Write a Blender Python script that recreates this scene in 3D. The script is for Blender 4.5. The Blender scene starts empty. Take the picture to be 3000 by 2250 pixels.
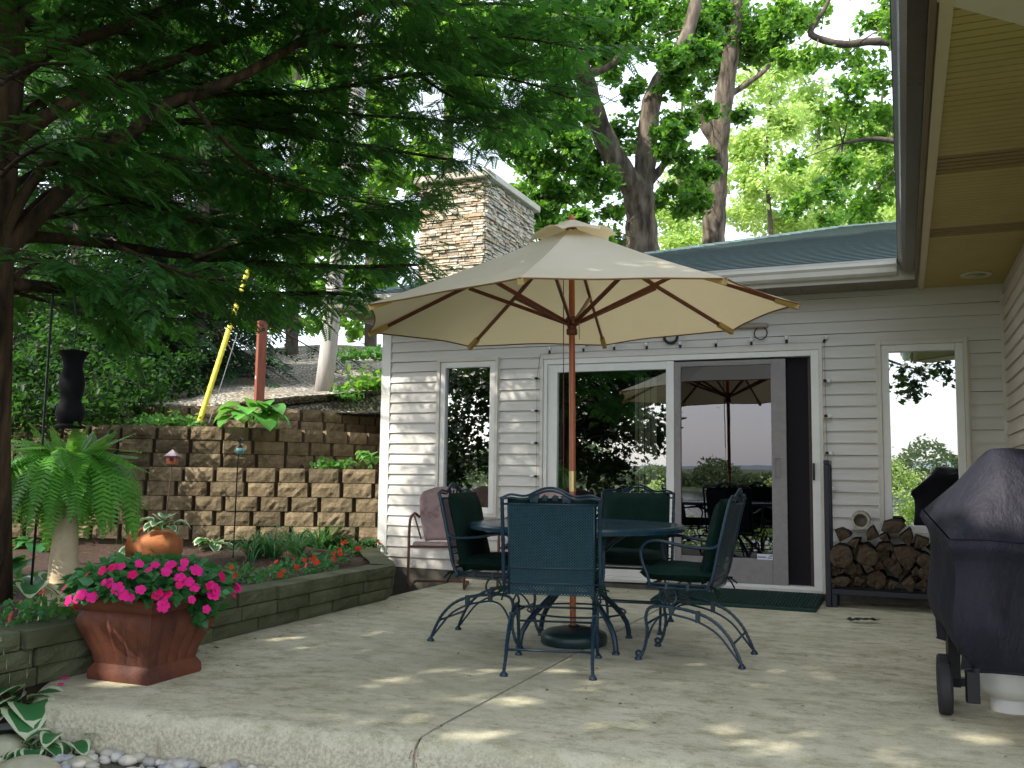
import bpy, bmesh, math, random
import numpy as np
from mathutils import Vector, Matrix
PI = math.pi
SKY, HAZE, SUN = .15, 1.5, 7.5
rnd = random.Random(11)
nr = np.random.default_rng(11)
sc = bpy.context.scene
col = sc.collection

# ---------------------------------------------------------------- camera geometry (metres; x along the house wall, y into it, z up)
CAMP = np.array([0.0, 0.0, 1.03])
FWD = np.array([-0.38275, 0.91898, 0.09414]); RGT = np.array([0.92355, 0.38332, 0.01279]); UPV = np.cross(RGT, FWD)
FWD /= np.linalg.norm(FWD); RGT -= FWD * (RGT @ FWD); RGT /= np.linalg.norm(RGT); UPV = np.cross(RGT, FWD)
FOC = 2752.3
def at(px, py, d):
    """the place seen at (px, py) of the 3000 px wide photograph, d metres in front of the viewer"""
    return Vector(CAMP + d * (FWD + RGT * (px - 1500) / FOC - UPV * (py - 1125) / FOC))
def atd(px, py, d): return at(px * 1.3562, py * 1.3562, d)
CA, SA = math.cos(math.radians(22.611)), math.sin(math.radians(22.611))
def uv(u, v): return (u * CA - v * SA, u * SA + v * CA)          # axes turned to face the slope on the left

# ---------------------------------------------------------------- the sun and the canopy holes cut to let it through
SUN_EL = math.radians(43); SUN_H = Vector((-.57, -.82, 0)).normalized(); SUN_DIR = Vector((SUN_H.x * math.cos(SUN_EL), SUN_H.y * math.cos(SUN_EL), math.sin(SUN_EL)))
GAPS = []          # (point meant to get sun, half width of the cut hole)
def gap(p, r): GAPS.append((np.array(p), r))
def prune(P, extra=0.0):
    """which of the leaf positions stay: those between the sun and a chosen sun patch are dropped"""
    P = np.asarray([tuple(x) for x in P], float); keep = np.ones(len(P), bool); s = np.array(SUN_DIR)
    for g, r in GAPS:
        d = P - g; t = d @ s; e = np.linalg.norm(d - t[:, None] * s, axis=1); keep &= ~((t > .15) & (e < r + extra))
    return keep
# ---------------------------------------------------------------- mesh helpers
def ident(): return Matrix.Identity(4)
def wm(o):
    m = o.matrix_basis.copy()
    while o.parent: o = o.parent; m = o.matrix_basis @ m
    return m
class MB:
    def __init__(s): s.v = []; s.f = []; s.m = []
    def add(s, V, F, mi=0):
        o = len(s.v); s.v += [tuple(p) for p in V]; s.f += [tuple(i + o for i in f) for f in F]; s.m += [mi] * len(F); return s
    def bx(s, x0, x1, y0, y1, z0, z1, mi=0, M=None):
        V = [(x, y, z) for z in (z0, z1) for y in (y0, y1) for x in (x0, x1)]
        if M is not None: V = [M @ Vector(p) for p in V]
        return s.add(V, [(0, 2, 3, 1), (4, 5, 7, 6), (0, 1, 5, 4), (2, 6, 7, 3), (0, 4, 6, 2), (1, 3, 7, 5)], mi)
    def tube(s, pts, r, n=8, closed=False, mi=0, sq=1.0):
        P = [Vector(p) for p in pts]; k = len(P)
        R = r if isinstance(r, (list, tuple)) else [r] * k
        V = []; prev = None
        for i in range(k):
            if closed: t = P[(i + 1) % k] - P[i - 1]
            else: t = P[min(i + 1, k - 1)] - P[max(i - 1, 0)]
            t = t.normalized() if t.length > 1e-9 else Vector((0, 0, 1))
            if prev is None:
                a = Vector((0, 0, 1)) if abs(t.z) < .9 else Vector((1, 0, 0))
                b = t.cross(a).normalized()
            else:
                b = prev - t * prev.dot(t); b = b.normalized() if b.length > 1e-6 else prev
            prev = b; c = t.cross(b)
            for j in range(n):
                an = 2 * PI * j / n
                V.append(P[i] + (b * math.cos(an) + c * math.sin(an) * sq) * R[i])
        F = []
        for i in range(k if closed else k - 1):
            for j in range(n):
                a = i * n + j; b2 = i * n + (j + 1) % n; i2 = (i + 1) % k
                F.append((a, b2, i2 * n + (j + 1) % n, i2 * n + j))
        if not closed: F += [tuple(range(n))[::-1], tuple((k - 1) * n + j for j in range(n))]
        return s.add(V, F, mi)
    def lathe(s, prof, n=24, c=(0, 0, 0), mi=0):
        V = []; F = []
        for r, z in prof:
            for j in range(n):
                a = 2 * PI * j / n; V.append((c[0] + r * math.cos(a), c[1] + r * math.sin(a), c[2] + z))
        for i in range(len(prof) - 1):
            for j in range(n):
                F.append((i * n + j, i * n + (j + 1) % n, (i + 1) * n + (j + 1) % n, (i + 1) * n + j))
        F += [tuple(range(n))[::-1], tuple((len(prof) - 1) * n + j for j in range(n))]
        return s.add(V, F, mi)
    def sheet(s, rows, mi=0):
        n = len(rows[0]); V = [p for r in rows for p in r]
        F = [(i * n + j, i * n + j + 1, (i + 1) * n + j + 1, (i + 1) * n + j) for i in range(len(rows) - 1) for j in range(n - 1)]
        return s.add(V, F, mi)
    def build(s, name, mat, parent=None, smooth=False, bevel=0, world=True, seg=2, fix=True, solid=0, auto=None):
        me = bpy.data.meshes.new(name)
        V = s.v
        if parent is not None and world:
            inv = wm(parent).inverted(); V = [inv @ Vector(p) for p in V]
        me.from_pydata([tuple(p) for p in V], [], s.f)
        mats = mat if isinstance(mat, (list, tuple)) else [mat]
        for m in mats: me.materials.append(m)
        if len(mats) > 1: me.polygons.foreach_set('material_index', s.m)
        if fix:
            b = bmesh.new(); b.from_mesh(me); bmesh.ops.recalc_face_normals(b, faces=b.faces); b.to_mesh(me); b.free()
        if smooth: me.polygons.foreach_set('use_smooth', [True] * len(me.polygons))
        if auto: me.set_sharp_from_angle(angle=math.radians(auto))
        me.update()
        o = bpy.data.objects.new(name, me); col.objects.link(o)
        if parent is not None: o.parent = parent
        if solid:
            md = o.modifiers.new('solid', 'SOLIDIFY'); md.thickness = solid; md.offset = 0
        if bevel:
            md = o.modifiers.new('bevel', 'BEVEL'); md.width = bevel; md.segments = seg; md.limit_method = 'ANGLE'; md.angle_limit = math.radians(35)
        return o
def npmesh(name, V, F, mat, parent=None, mi=None, smooth=False):
    """big mesh straight from arrays: V (n,3) in world space, F (m,k)"""
    V = np.asarray(V, dtype=np.float64); F = np.asarray(F)
    if parent is not None:
        inv = np.array(wm(parent).inverted()); V = V @ inv[:3, :3].T + inv[:3, 3]
    me = bpy.data.meshes.new(name); m, k = F.shape
    me.vertices.add(len(V)); me.vertices.foreach_set('co', V.astype(np.float32).ravel())
    me.loops.add(m * k); me.loops.foreach_set('vertex_index', F.astype(np.int32).ravel())
    me.polygons.add(m); me.polygons.foreach_set('loop_start', np.arange(0, m * k, k, dtype=np.int32))
    mats = mat if isinstance(mat, (list, tuple)) else [mat]
    for x in mats: me.materials.append(x)
    if mi is not None: me.polygons.foreach_set('material_index', np.asarray(mi, dtype=np.int32))
    if smooth: me.polygons.foreach_set('use_smooth', np.ones(m, dtype=bool))
    me.update(calc_edges=True); me.validate()
    o = bpy.data.objects.new(name, me); col.objects.link(o)
    if parent is not None: o.parent = parent
    return o
def tag(o, label=None, cat=None, group=None, kind=None):
    if label: o['label'] = label
    if cat: o['category'] = cat
    if group: o['group'] = group
    if kind: o['kind'] = kind
    return o
def thing(name, label, cat, loc=(0, 0, 0), rz=0, group=None):
    o = bpy.data.objects.new(name, None); o.empty_display_size = .1; col.objects.link(o)
    o.location = loc; o.rotation_euler = (0, 0, rz)
    return tag(o, label, cat, group)
def dup(root, loc, rz, label=None, group=None, scale=None):
    def cp(o, par):
        c = o.copy(); col.objects.link(c); c.parent = par
        for ch in [x for x in bpy.data.objects if x.parent == o]: cp(ch, c)
        return c
    r = cp(root, None); r.location = loc; r.rotation_euler = (0, 0, rz)
    if scale: r.scale = (scale,) * 3
    return tag(r, label, None, group)
def struct(o): o['kind'] = 'structure'; return o

# ---------------------------------------------------------------- materials
def nt_new(name):
    m = bpy.data.materials.new(name); m.use_nodes = True
    nt = m.node_tree; b = nt.nodes['Principled BSDF']; return m, nt, b
def N(nt, t, **kw):
    n = nt.nodes.new(t)
    for k, v in kw.items():
        if k[0] == '_': setattr(n, k[1:], v)
        else: n.inputs[k.replace('__', ' ')].default_value = v
    return n
def rgba(c): return (c[0], c[1], c[2], 1)
def mixc(nt, fac, a, b, blend='MIX'):
    n = nt.nodes.new('ShaderNodeMix'); n.data_type = 'RGBA'; n.blend_type = blend
    for i, x in ((0, fac), (6, a), (7, b)):
        if isinstance(x, bpy.types.NodeSocket): nt.links.new(x, n.inputs[i])
        else: n.inputs[i].default_value = x if i == 0 else rgba(x)
    return n.outputs[2]
def ramp(nt, sock, lo, hi):
    n = nt.nodes.new('ShaderNodeMapRange'); n.inputs[1].default_value = lo; n.inputs[2].default_value = hi
    nt.links.new(sock, n.inputs[0]); return n.outputs[0]
def noise(nt, vec, scale, detail=5, rough=.6):
    n = N(nt, 'ShaderNodeTexNoise', Scale=scale, Detail=detail, Roughness=rough); nt.links.new(vec, n.inputs['Vector']); return n.outputs['Fac']
def coords(nt, which='Object', sx=1, sy=1, sz=1):
    t = nt.nodes.new('ShaderNodeTexCoord'); o = t.outputs[which]
    if (sx, sy, sz) != (1, 1, 1):
        mp = nt.nodes.new('ShaderNodeMapping'); mp.inputs['Scale'].default_value = (sx, sy, sz); nt.links.new(o, mp.inputs[0]); o = mp.outputs[0]
    return o
def bumpn(nt, b, h, strength, dist=.01):
    n = nt.nodes.new('ShaderNodeBump'); n.inputs['Strength'].default_value = strength; n.inputs['Distance'].default_value = dist
    nt.links.new(h, n.inputs['Height']); nt.links.new(n.outputs[0], b.inputs['Normal'])
def M(name, c1, c2=None, s=8, rough=.6, bump=0, bs=60, metal=0, spec=.4, c3=None, s3=1.5, lo3=.5, hi3=.7, st=(1, 1, 1), isl=0, dist=.01, speck=0):
    """mottled surface: c1/c2 by fine noise, c3 laid over in large patches, isl: each loose piece varies"""
    m, nt, b = nt_new(name); v = coords(nt, 'Object', *st)
    c = None
    if c2 is not None: c = mixc(nt, ramp(nt, noise(nt, v, s), .35, .65), c1, c2)
    if isl:
        g = nt.nodes.new('ShaderNodeNewGeometry'); f = ramp(nt, g.outputs['Random Per Island'], 0, 1)
        hsv = nt.nodes.new('ShaderNodeHueSaturation'); mm = nt.nodes.new('ShaderNodeMapRange')
        mm.inputs[3].default_value = 1 - isl; mm.inputs[4].default_value = 1 + isl; nt.links.new(f, mm.inputs[0]); nt.links.new(mm.outputs[0], hsv.inputs['Value'])
        if c is None: hsv.inputs['Color'].default_value = rgba(c1)
        else: nt.links.new(c, hsv.inputs['Color'])
        c = hsv.outputs[0]
    if c3 is not None: c = mixc(nt, ramp(nt, noise(nt, v, s3, 6, .65), lo3, hi3), c if c is not None else c1, c3)
    if speck: c = mixc(nt, ramp(nt, noise(nt, v, 180, 2), .62, .7), c, tuple(x * speck for x in c1))
    if c is None: b.inputs['Base Color'].default_value = rgba(c1)
    else: nt.links.new(c, b.inputs['Base Color'])
    b.inputs['Roughness'].default_value = rough; b.inputs['Metallic'].default_value = metal; b.inputs['Specular IOR Level'].default_value = spec
    if bump: bumpn(nt, b, noise(nt, v, bs, 6, .7), bump, dist)
    return m
def leafmat(name, c1, c2, tr, tw=.45, rough=.45, spec=.35, clump=.8, cs=.9):
    m, nt, b = nt_new(name); g = nt.nodes.new('ShaderNodeNewGeometry')
    c = mixc(nt, g.outputs['Random Per Island'], c1, c2)
    n = ramp(nt, noise(nt, coords(nt), cs, 3), .3, .7)  # clump noise puts sunlit and shaded foliage into the leaf colour
    hsv = nt.nodes.new('ShaderNodeHueSaturation'); mm = nt.nodes.new('ShaderNodeMapRange'); mm.inputs[3].default_value = 1 - clump * .5; mm.inputs[4].default_value = 1 + clump * .4
    nt.links.new(n, mm.inputs[0]); nt.links.new(mm.outputs[0], hsv.inputs['Value']); nt.links.new(c, hsv.inputs['Color'])
    nt.links.new(hsv.outputs[0], b.inputs['Base Color']); b.inputs['Roughness'].default_value = rough; b.inputs['Specular IOR Level'].default_value = spec
    t = nt.nodes.new('ShaderNodeBsdfTranslucent'); t.inputs[0].default_value = rgba(tr)
    mx = nt.nodes.new('ShaderNodeMixShader'); mx.inputs[0].default_value = tw
    out = nt.nodes['Material Output']; nt.links.new(b.outputs[0], mx.inputs[1]); nt.links.new(t.outputs[0], mx.inputs[2]); nt.links.new(mx.outputs[0], out.inputs[0])
    return m
def barkmat(name, c1, c2, sc_=9, st=(1, 1, .22), bump=.9, c3=None):
    return M(name, c1, c2, s=sc_, rough=.9, bump=bump, bs=sc_ * 2.2, st=st, spec=.2, c3=c3, s3=1.2, dist=.03)
def glassmat(name, fac, tint=(.9, .93, .95), dark=.35, rough=0.0):
    m, nt, b = nt_new(name); out = nt.nodes['Material Output']; nt.nodes.remove(b)
    gl = nt.nodes.new('ShaderNodeBsdfGlossy'); gl.inputs['Color'].default_value = rgba(tint); gl.inputs['Roughness'].default_value = rough
    tr = nt.nodes.new('ShaderNodeBsdfTransparent'); tr.inputs[0].default_value = rgba((dark,) * 3)
    n = noise(nt, coords(nt), 1.6, 2); bp = nt.nodes.new('ShaderNodeBump'); bp.inputs['Strength'].default_value = .05; bp.inputs['Distance'].default_value = .01
    nt.links.new(n, bp.inputs['Height']); nt.links.new(bp.outputs[0], gl.inputs['Normal'])
    mx = nt.nodes.new('ShaderNodeMixShader'); mx.inputs[0].default_value = fac
    nt.links.new(tr.outputs[0], mx.inputs[1]); nt.links.new(gl.outputs[0], mx.inputs[2]); nt.links.new(mx.outputs[0], out.inputs[0])
    return m

mt = {}
def concrete():
    m, nt, b = nt_new('weathered_concrete'); v = coords(nt)
    base = mixc(nt, ramp(nt, noise(nt, v, 3.2, 8, .7), .3, .7), (.465, .43, .30), (.66, .62, .475))
    st = coords(nt, 'Object', 1.6, 2.6, 1)
    base = mixc(nt, ramp(nt, noise(nt, st, 3.4, 10, .78), .47, .68), base, (.26, .245, .13))
    base = mixc(nt, ramp(nt, noise(nt, v, .55, 6, .6), .5, .75), base, (.37, .355, .25))
    base = mixc(nt, ramp(nt, noise(nt, st, 8.5, 8, .8), .57, .7), base, (.21, .215, .1))
    fine = noise(nt, v, 140, 3, .6)
    base = mixc(nt, ramp(nt, fine, .6, .72), base, (.2, .19, .15)); base = mixc(nt, ramp(nt, noise(nt, v, 95, 2), .64, .72), base, (.68, .66, .58))
    geo = nt.nodes.new('ShaderNodeNewGeometry'); sp = nt.nodes.new('ShaderNodeSeparateXYZ'); nt.links.new(geo.outputs['Normal'], sp.inputs[0])
    side = ramp(nt, sp.outputs['Z'], .8, .2)
    edge = mixc(nt, ramp(nt, noise(nt, v, 60, 4, .7), .4, .62), (.64, .6, .46), (.42, .38, .28))
    edge = mixc(nt, ramp(nt, noise(nt, coords(nt, 'Object', 6, 6, 1.5), 2.2, 6, .7), .58, .75), edge, (.3, .24, .15))
    base = mixc(nt, side, base, edge)
    nt.links.new(base, b.inputs['Base Color']); b.inputs['Roughness'].default_value = .85; b.inputs['Specular IOR Level'].default_value = .25
    ad = nt.nodes.new('ShaderNodeMath'); ad.operation = 'ADD'; nt.links.new(noise(nt, v, 90, 5, .7), ad.inputs[0]); nt.links.new(noise(nt, v, 5, 5, .6), ad.inputs[1])
    bumpn(nt, b, ad.outputs[0], .55, .008)
    return m
mt['concrete'] = concrete()
mt['siding'] = M('vinyl_siding', (.645, .62, .58), (.695, .67, .635), s=2, rough=.5, bump=.12, bs=25, st=(.3, .3, 6), c3=(.54, .51, .46), s3=.8, lo3=.55, hi3=.85)
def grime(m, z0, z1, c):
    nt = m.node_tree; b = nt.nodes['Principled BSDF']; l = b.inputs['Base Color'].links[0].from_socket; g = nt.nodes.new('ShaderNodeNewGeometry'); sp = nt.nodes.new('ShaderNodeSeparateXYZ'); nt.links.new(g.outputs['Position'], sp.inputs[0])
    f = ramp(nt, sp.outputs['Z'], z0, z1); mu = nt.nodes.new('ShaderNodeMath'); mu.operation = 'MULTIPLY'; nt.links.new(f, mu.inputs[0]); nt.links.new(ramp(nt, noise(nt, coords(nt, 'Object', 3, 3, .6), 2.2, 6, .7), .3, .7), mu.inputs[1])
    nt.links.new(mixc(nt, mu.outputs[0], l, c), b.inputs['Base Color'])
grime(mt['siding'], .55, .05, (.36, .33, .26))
mt['siding_warm'] = M('vinyl_siding_wing', (.56, .49, .4), (.62, .54, .45), s=2, rough=.55, bump=.12, bs=25, st=(.3, .3, 6))
mt['trim'] = M('white_trim', (.78, .77, .74), (.83, .82, .8), s=5, rough=.42, c3=(.62, .6, .55), s3=2.5, lo3=.6, hi3=.85)
mt['casing'] = M('beige_casing', (.64, .6, .54), (.7, .66, .6), s=5, rough=.5)
mt['gutter'] = M('gutter_metal', (.60, .58, .53), (.66, .63, .57), s=4, rough=.35, spec=.5, c3=(.45, .42, .36), s3=2, lo3=.55, hi3=.8)
mt['wing_gutter'] = M('wing_gutter_metal', (.07, .05, .03), (.095, .07, .042), s=4, rough=.25, spec=.6)
mt['fascia'] = M('fascia_tan', (.15, .105, .05), (.18, .13, .065), s=4, rough=.5)
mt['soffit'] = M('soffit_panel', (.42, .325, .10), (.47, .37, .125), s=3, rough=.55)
mt['soffit_vent'] = M('soffit_vent_panel', (.24, .17, .06), (.3, .21, .08), s=90, rough=.6)
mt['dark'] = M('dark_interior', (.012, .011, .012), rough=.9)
mt['screen'] = M('open_gap_shade', (.008, .006, .011), rough=.8)  # near-black sheet colour, painted shade of the open door gap
mt['doorframe'] = M('screen_door_frame', (.25, .225, .225), (.29, .265, .265), s=20, rough=.5)
mt['black'] = M('black_paint', (.012, .012, .016), rough=.45, spec=.4)
mt['glass'] = glassmat('window_glass', .5, dark=.4)
mt['glass_door'] = glassmat('fixed_door_glass', .29, dark=.75)
mt['glass_screen'] = glassmat('screened_glass', .135, (.88, .88, 1), dark=.15)
mt['curtain'] = M('curtain_cloth', (.62, .68, .45), (.7, .75, .55), s=12, rough=.8)
def shingles():
    m, nt, b = nt_new('asphalt_shingles'); v = coords(nt, 'Object', 1, 1, 1)
    br = nt.nodes.new('ShaderNodeTexBrick'); nt.links.new(v, br.inputs['Vector'])
    br.inputs['Color1'].default_value = rgba((.05, .088, .08)); br.inputs['Color2'].default_value = rgba((.095, .15, .138)); br.inputs['Mortar'].default_value = rgba((.03, .05, .055))
    br.inputs['Scale'].default_value = 1; br.inputs['Brick Width'].default_value = .3; br.inputs['Row Height'].default_value = .133; br.inputs['Mortar Size'].default_value = .008
    c = mixc(nt, ramp(nt, noise(nt, v, 120, 3), .45, .65), br.outputs[0], (.1, .15, .16))
    c = mixc(nt, ramp(nt, noise(nt, v, .9, 5), .5, .75), c, (.085, .125, .12))
    nt.links.new(c, b.inputs['Base Color']); b.inputs['Roughness'].default_value = .85; bumpn(nt, b, noise(nt, v, 200, 3), .5, .006)
    return m
mt['shingle'] = shingles()
def ledgestone():
    m, nt, b = nt_new('ledgestone'); g = nt.nodes.new('ShaderNodeNewGeometry')
    cr = nt.nodes.new('ShaderNodeValToRGB'); cr.color_ramp.interpolation = 'CONSTANT'
    cs = [(.72, .65, .51), (.54, .44, .31), (.8, .76, .67), (.52, .5, .47), (.82, .74, .6), (.54, .4, .26), (.72, .69, .62), (.36, .32, .26), (.78, .69, .54), (.66, .63, .56)]
    e = cr.color_ramp.elements
    while len(e) < len(cs): e.new(.5)
    for i, c in enumerate(cs): e[i].position = i / len(cs); e[i].color = rgba(c)
    nt.links.new(g.outputs['Random Per Island'], cr.inputs[0]); v = coords(nt)
    c = mixc(nt, ramp(nt, noise(nt, v, 14, 6, .7), .35, .7), cr.outputs[0], (.34, .26, .17)); nt.links.new(c, b.inputs['Base Color'])
    b.inputs['Roughness'].default_value = .85; bumpn(nt, b, noise(nt, v, 35, 6, .7), .8, .02)
    return m
mt['stone'] = ledgestone()
mt['cap'] = M('stone_cap', (.52, .48, .4), (.6, .56, .48), s=6, rough=.8, bump=.3, bs=40)
mt['mortar'] = M('dark_mortar', (.08, .065, .05), rough=.95)
mt['block'] = M('split_face_block', (.18, .138, .082), (.27, .21, .13), s=11, rough=.95, bump=.7, bs=28, c3=(.09, .062, .033), s3=4, lo3=.48, hi3=.75, isl=.38, dist=.03, speck=.35)
mt['block_side'] = M('block_joint', (.06, .042, .026), rough=.95)
mt['edging'] = M('mossy_edging_block', (.095, .105, .055), (.15, .155, .085), s=12, rough=.95, bump=1, bs=45, c3=(.055, .07, .025), s3=3, lo3=.45, hi3=.7, isl=.18, dist=.02)
mt['mulch'] = M('bark_mulch', (.022, .013, .009), (.11, .062, .04), s=38, rough=.95, bump=1, bs=50, c3=(.26, .17, .11), s3=26, lo3=.6, hi3=.7, dist=.03)
mt['soil'] = M('soil', (.07, .055, .035), (.14, .11, .07), s=22, rough=.95, bump=1, bs=30, dist=.03)
def gravelmat():
    m, nt, b = nt_new('gravel_slope'); v = coords(nt)
    vo = N(nt, 'ShaderNodeTexVoronoi', Scale=26.0); nt.links.new(v, vo.inputs['Vector'])
    sp = nt.nodes.new('ShaderNodeSeparateColor'); nt.links.new(vo.outputs['Color'], sp.inputs[0])
    c = mixc(nt, sp.outputs[0], (.3, .275, .225), (.78, .73, .62)); c = mixc(nt, ramp(nt, vo.outputs['Distance'], .25, .6), c, (.09, .08, .065))
    c = mixc(nt, ramp(nt, noise(nt, v, 1.1, 6, .7), .5, .66), c, (.2, .14, .08))
    c = mixc(nt, ramp(nt, noise(nt, v, .5, 6, .7), .56, .68), c, (.06, .1, .03))
    nt.links.new(c, b.inputs['Base Color']); b.inputs['Roughness'].default_value = .9; bumpn(nt, b, vo.outputs['Distance'], -1, .05); return m
mt['gravel'] = gravelmat()
mt['ground'] = M('lawn_ground', (.05, .075, .025), (.09, .13, .04), s=3, rough=.95, bump=.8, bs=14, c3=(.14, .12, .07), s3=.4, lo3=.5, hi3=.7, dist=.05)
mt['bed'] = M('pebble_bed_soil', (.07, .06, .045), (.15, .13, .1), s=30, rough=.95, bump=1, bs=40, dist=.03)
mt['pebble'] = M('river_pebbles', (.5, .45, .36), (.58, .55, .48), s=14, rough=.55, isl=.42, c3=(.36, .36, .38), s3=3.5, lo3=.48, hi3=.56)
mt['boulder'] = M('boulder', (.4, .38, .22), (.52, .48, .34), s=7, rough=.8, bump=.5, bs=20, c3=(.28, .29, .27), s3=3)
mt['terracotta'] = M('weathered_terracotta', (.12, .034, .017), (.18, .055, .024), s=5, rough=.7, bump=.4, bs=45, c3=(.055, .02, .016), s3=3.4, lo3=.42, hi3=.68, speck=1.8)
mt['clay'] = M('clay_pot', (.36, .11, .035), (.45, .17, .06), s=7, rough=.8, bump=.3, bs=30)
mt['column'] = M('stone_column', (.56, .43, .27), (.64, .52, .35), s=14, rough=.85, bump=.3, bs=60, c3=(.4, .31, .2), s3=5)
def canvas():
    m, nt, b = nt_new('beige_canvas'); v = coords(nt)
    c = mixc(nt, ramp(nt, noise(nt, v, 3, 5), .35, .7), (.79, .71, .54), (.84, .77, .61))
    nt.links.new(c, b.inputs['Base Color']); b.inputs['Roughness'].default_value = .9; b.inputs['Specular IOR Level'].default_value = .15
    bumpn(nt, b, noise(nt, v, 260, 2), .25, .002)
    t = nt.nodes.new('ShaderNodeBsdfTranslucent'); t.inputs[0].default_value = rgba((.74, .57, .3)); mx = nt.nodes.new('ShaderNodeMixShader'); mx.inputs[0].default_value = .40
    nt.links.new(b.outputs[0], mx.inputs[1]); nt.links.new(t.outputs[0], mx.inputs[2]); nt.links.new(mx.outputs[0], nt.nodes['Material Output'].inputs[0]); return m
mt['canvas'] = canvas()
mt['redwood'] = M('stained_wood', (.12, .026, .010), (.19, .045, .016), s=10, rough=.35, st=(4, 4, .5), spec=.5)
mt['redwood_pole'] = M('stained_pole_wood', (.40, .095, .03), (.50, .14, .05), s=10, rough=.3, st=(4, 4, .4), spec=.5)
mt['brass'] = M('brass_sleeve', (.55, .42, .2), rough=.3, metal=.9)
mt['pocket'] = M('canvas_pocket', (.55, .38, .14), (.6, .43, .18), s=10, rough=.8)
mt['iron_mesh'] = M('blue_green_mesh', (.005, .036, .058), (.009, .052, .08), s=30, rough=.35, spec=.6)
mt['iron'] = M('blue_green_iron', (.0035, .022, .042), (.006, .034, .058), s=20, rough=.38, spec=.5, c3=(.004, .014, .04), s3=6)
mt['cushion'] = M('dark_green_cushion', (.002, .017, .0125), (.0035, .024, .017), s=30, rough=.85, spec=.2, bump=.3, bs=160)
mt['tabletop'] = M('painted_tabletop', (.008, .036, .06), (.013, .05, .08), s=12, rough=.25, spec=.5)
mt['basegreen'] = M('green_resin', (.005, .024, .026), (.008, .032, .032), s=14, rough=.4, spec=.5)
mt['matgreen'] = M('green_mat', (.003, .028, .022), (.005, .038, .03), s=50, rough=.7)
mt['rust'] = M('rusty_pink_metal', (.27, .18, .175), (.34, .235, .23), s=7, rough=.5, c3=(.13, .05, .035), s3=5, lo3=.55, hi3=.7)
mt['rusttube'] = M('rusty_tube', (.1, .05, .04), (.17, .08, .06), s=16, rough=.7)
mt['cover'] = M('grill_cover_cloth', (.0085, .009, .019), (.013, .013, .027), s=4, rough=.66, spec=.4, bump=.5, bs=3.6, dist=.06, c3=(.024, .021, .034), s3=2.6, st=(1, 1, .45))
mt['rubber'] = M('rubber', (.02, .02, .024), rough=.7)
mt['whitetank'] = M('white_tank_paint', (.8, .8, .8), (.74, .74, .73), s=6, rough=.3, spec=.5)
mt['logbark'] = M('firewood_bark', (.016, .011, .008), (.045, .03, .02), s=22, rough=.95, bump=1, bs=34, dist=.02)
mt['logend'] = M('firewood_cut', (.045, .03, .019), (.19, .13, .08), s=10, rough=.9, bump=1, bs=40, c3=(.022, .015, .011), s3=11, lo3=.42, hi3=.62, isl=.4)
mt['rack'] = M('rack_metal', (.010, .011, .022), (.016, .017, .032), s=8, rough=.45)
mt['driftwood'] = M('driftwood', (.32, .27, .22), (.45, .4, .34), s=12, rough=.85, st=(.3, 4, 4), bump=.4, bs=30)
mt['bulb'] = M('clear_bulb', (.75, .76, .78), rough=.08, spec=.9)
mt['polewood'] = M('utility_pole_wood', (.40, .38, .37), (.52, .5, .49), s=14, rough=.85, st=(3, 3, .12), bump=.4, bs=30, c3=(.24, .22, .2), s3=5, lo3=.6, hi3=.7)
mt['yellow'] = M('yellow_guard', (.75, .62, .02), (.8, .68, .05), s=5, rough=.4)
mt['steel'] = M('galvanised_cable', (.35, .36, .38), rough=.4, metal=.8)
mt['redpost'] = M('red_cedar_post', (.22, .07, .045), (.3, .1, .07), s=9, rough=.8, st=(3, 3, .3))
mt['bark_con'] = barkmat('conifer_bark', (.022, .015, .01), (.10, .06, .033), 14, c3=(.012, .009, .008))
mt['bark_oak'] = barkmat('oak_bark', (.035, .028, .022), (.21, .17, .135), 7, c3=(.028, .022, .018))
mt['bark_dark'] = barkmat('dark_bark', (.07, .055, .045), (.14, .115, .095), 7)
mt['lf_con'] = leafmat('conifer_needles', (.007, .032, .009), (.05, .16, .034), (.09, .28, .03), .38, .5, .3, 1.3, 1.5)
mt['lf_hem'] = leafmat('hemlock_needles', (.004, .018, .007), (.014, .052, .018), (.03, .1, .018), .28, .55, .25, .9, .8)
mt['lf_oak'] = leafmat('oak_leaves', (.012, .055, .012), (.05, .16, .025), (.2, .45, .04), .5, .4, .4, .8, .6)
mt['lf_mid'] = leafmat('green_leaves', (.016, .065, .012), (.08, .21, .03), (.26, .52, .05), .52, .45, .35, .8, .5)
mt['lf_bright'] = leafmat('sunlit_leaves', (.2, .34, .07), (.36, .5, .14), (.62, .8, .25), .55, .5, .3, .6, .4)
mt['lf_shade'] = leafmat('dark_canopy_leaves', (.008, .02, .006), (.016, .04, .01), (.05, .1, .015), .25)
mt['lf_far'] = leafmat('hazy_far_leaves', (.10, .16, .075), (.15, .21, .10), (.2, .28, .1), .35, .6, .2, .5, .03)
mt['lf_dark'] = leafmat('shaded_leaves', (.016, .05, .016), (.03, .09, .02), (.07, .2, .025), .4, .5, .3, 1.0, 1.0)
mt['lf_fern'] = leafmat('fern_fronds', (.075, .27, .035), (.15, .40, .055), (.25, .55, .07), .4, .45, .35, .5, 4)
mt['lf_hosta'] = leafmat('hosta_leaf', (.03, .14, .045), (.05, .19, .06), (.12, .35, .06), .3, .35, .45, .4, 5)
mt['lf_hosta_lime'] = leafmat('lime_hosta_leaf', (.1, .34, .06), (.14, .42, .08), (.25, .5, .1), .35, .35, .45, .4, 5)
mt['lf_margin'] = leafmat('pale_leaf_margin', (.55, .62, .42), (.62, .66, .46), (.5, .6, .3), .3, .4, .4, .2, 5)
mt['lf_lily'] = leafmat('daylily_blades', (.025, .12, .035), (.05, .18, .05), (.1, .3, .05), .35, .35, .5, .5, 4)
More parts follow.
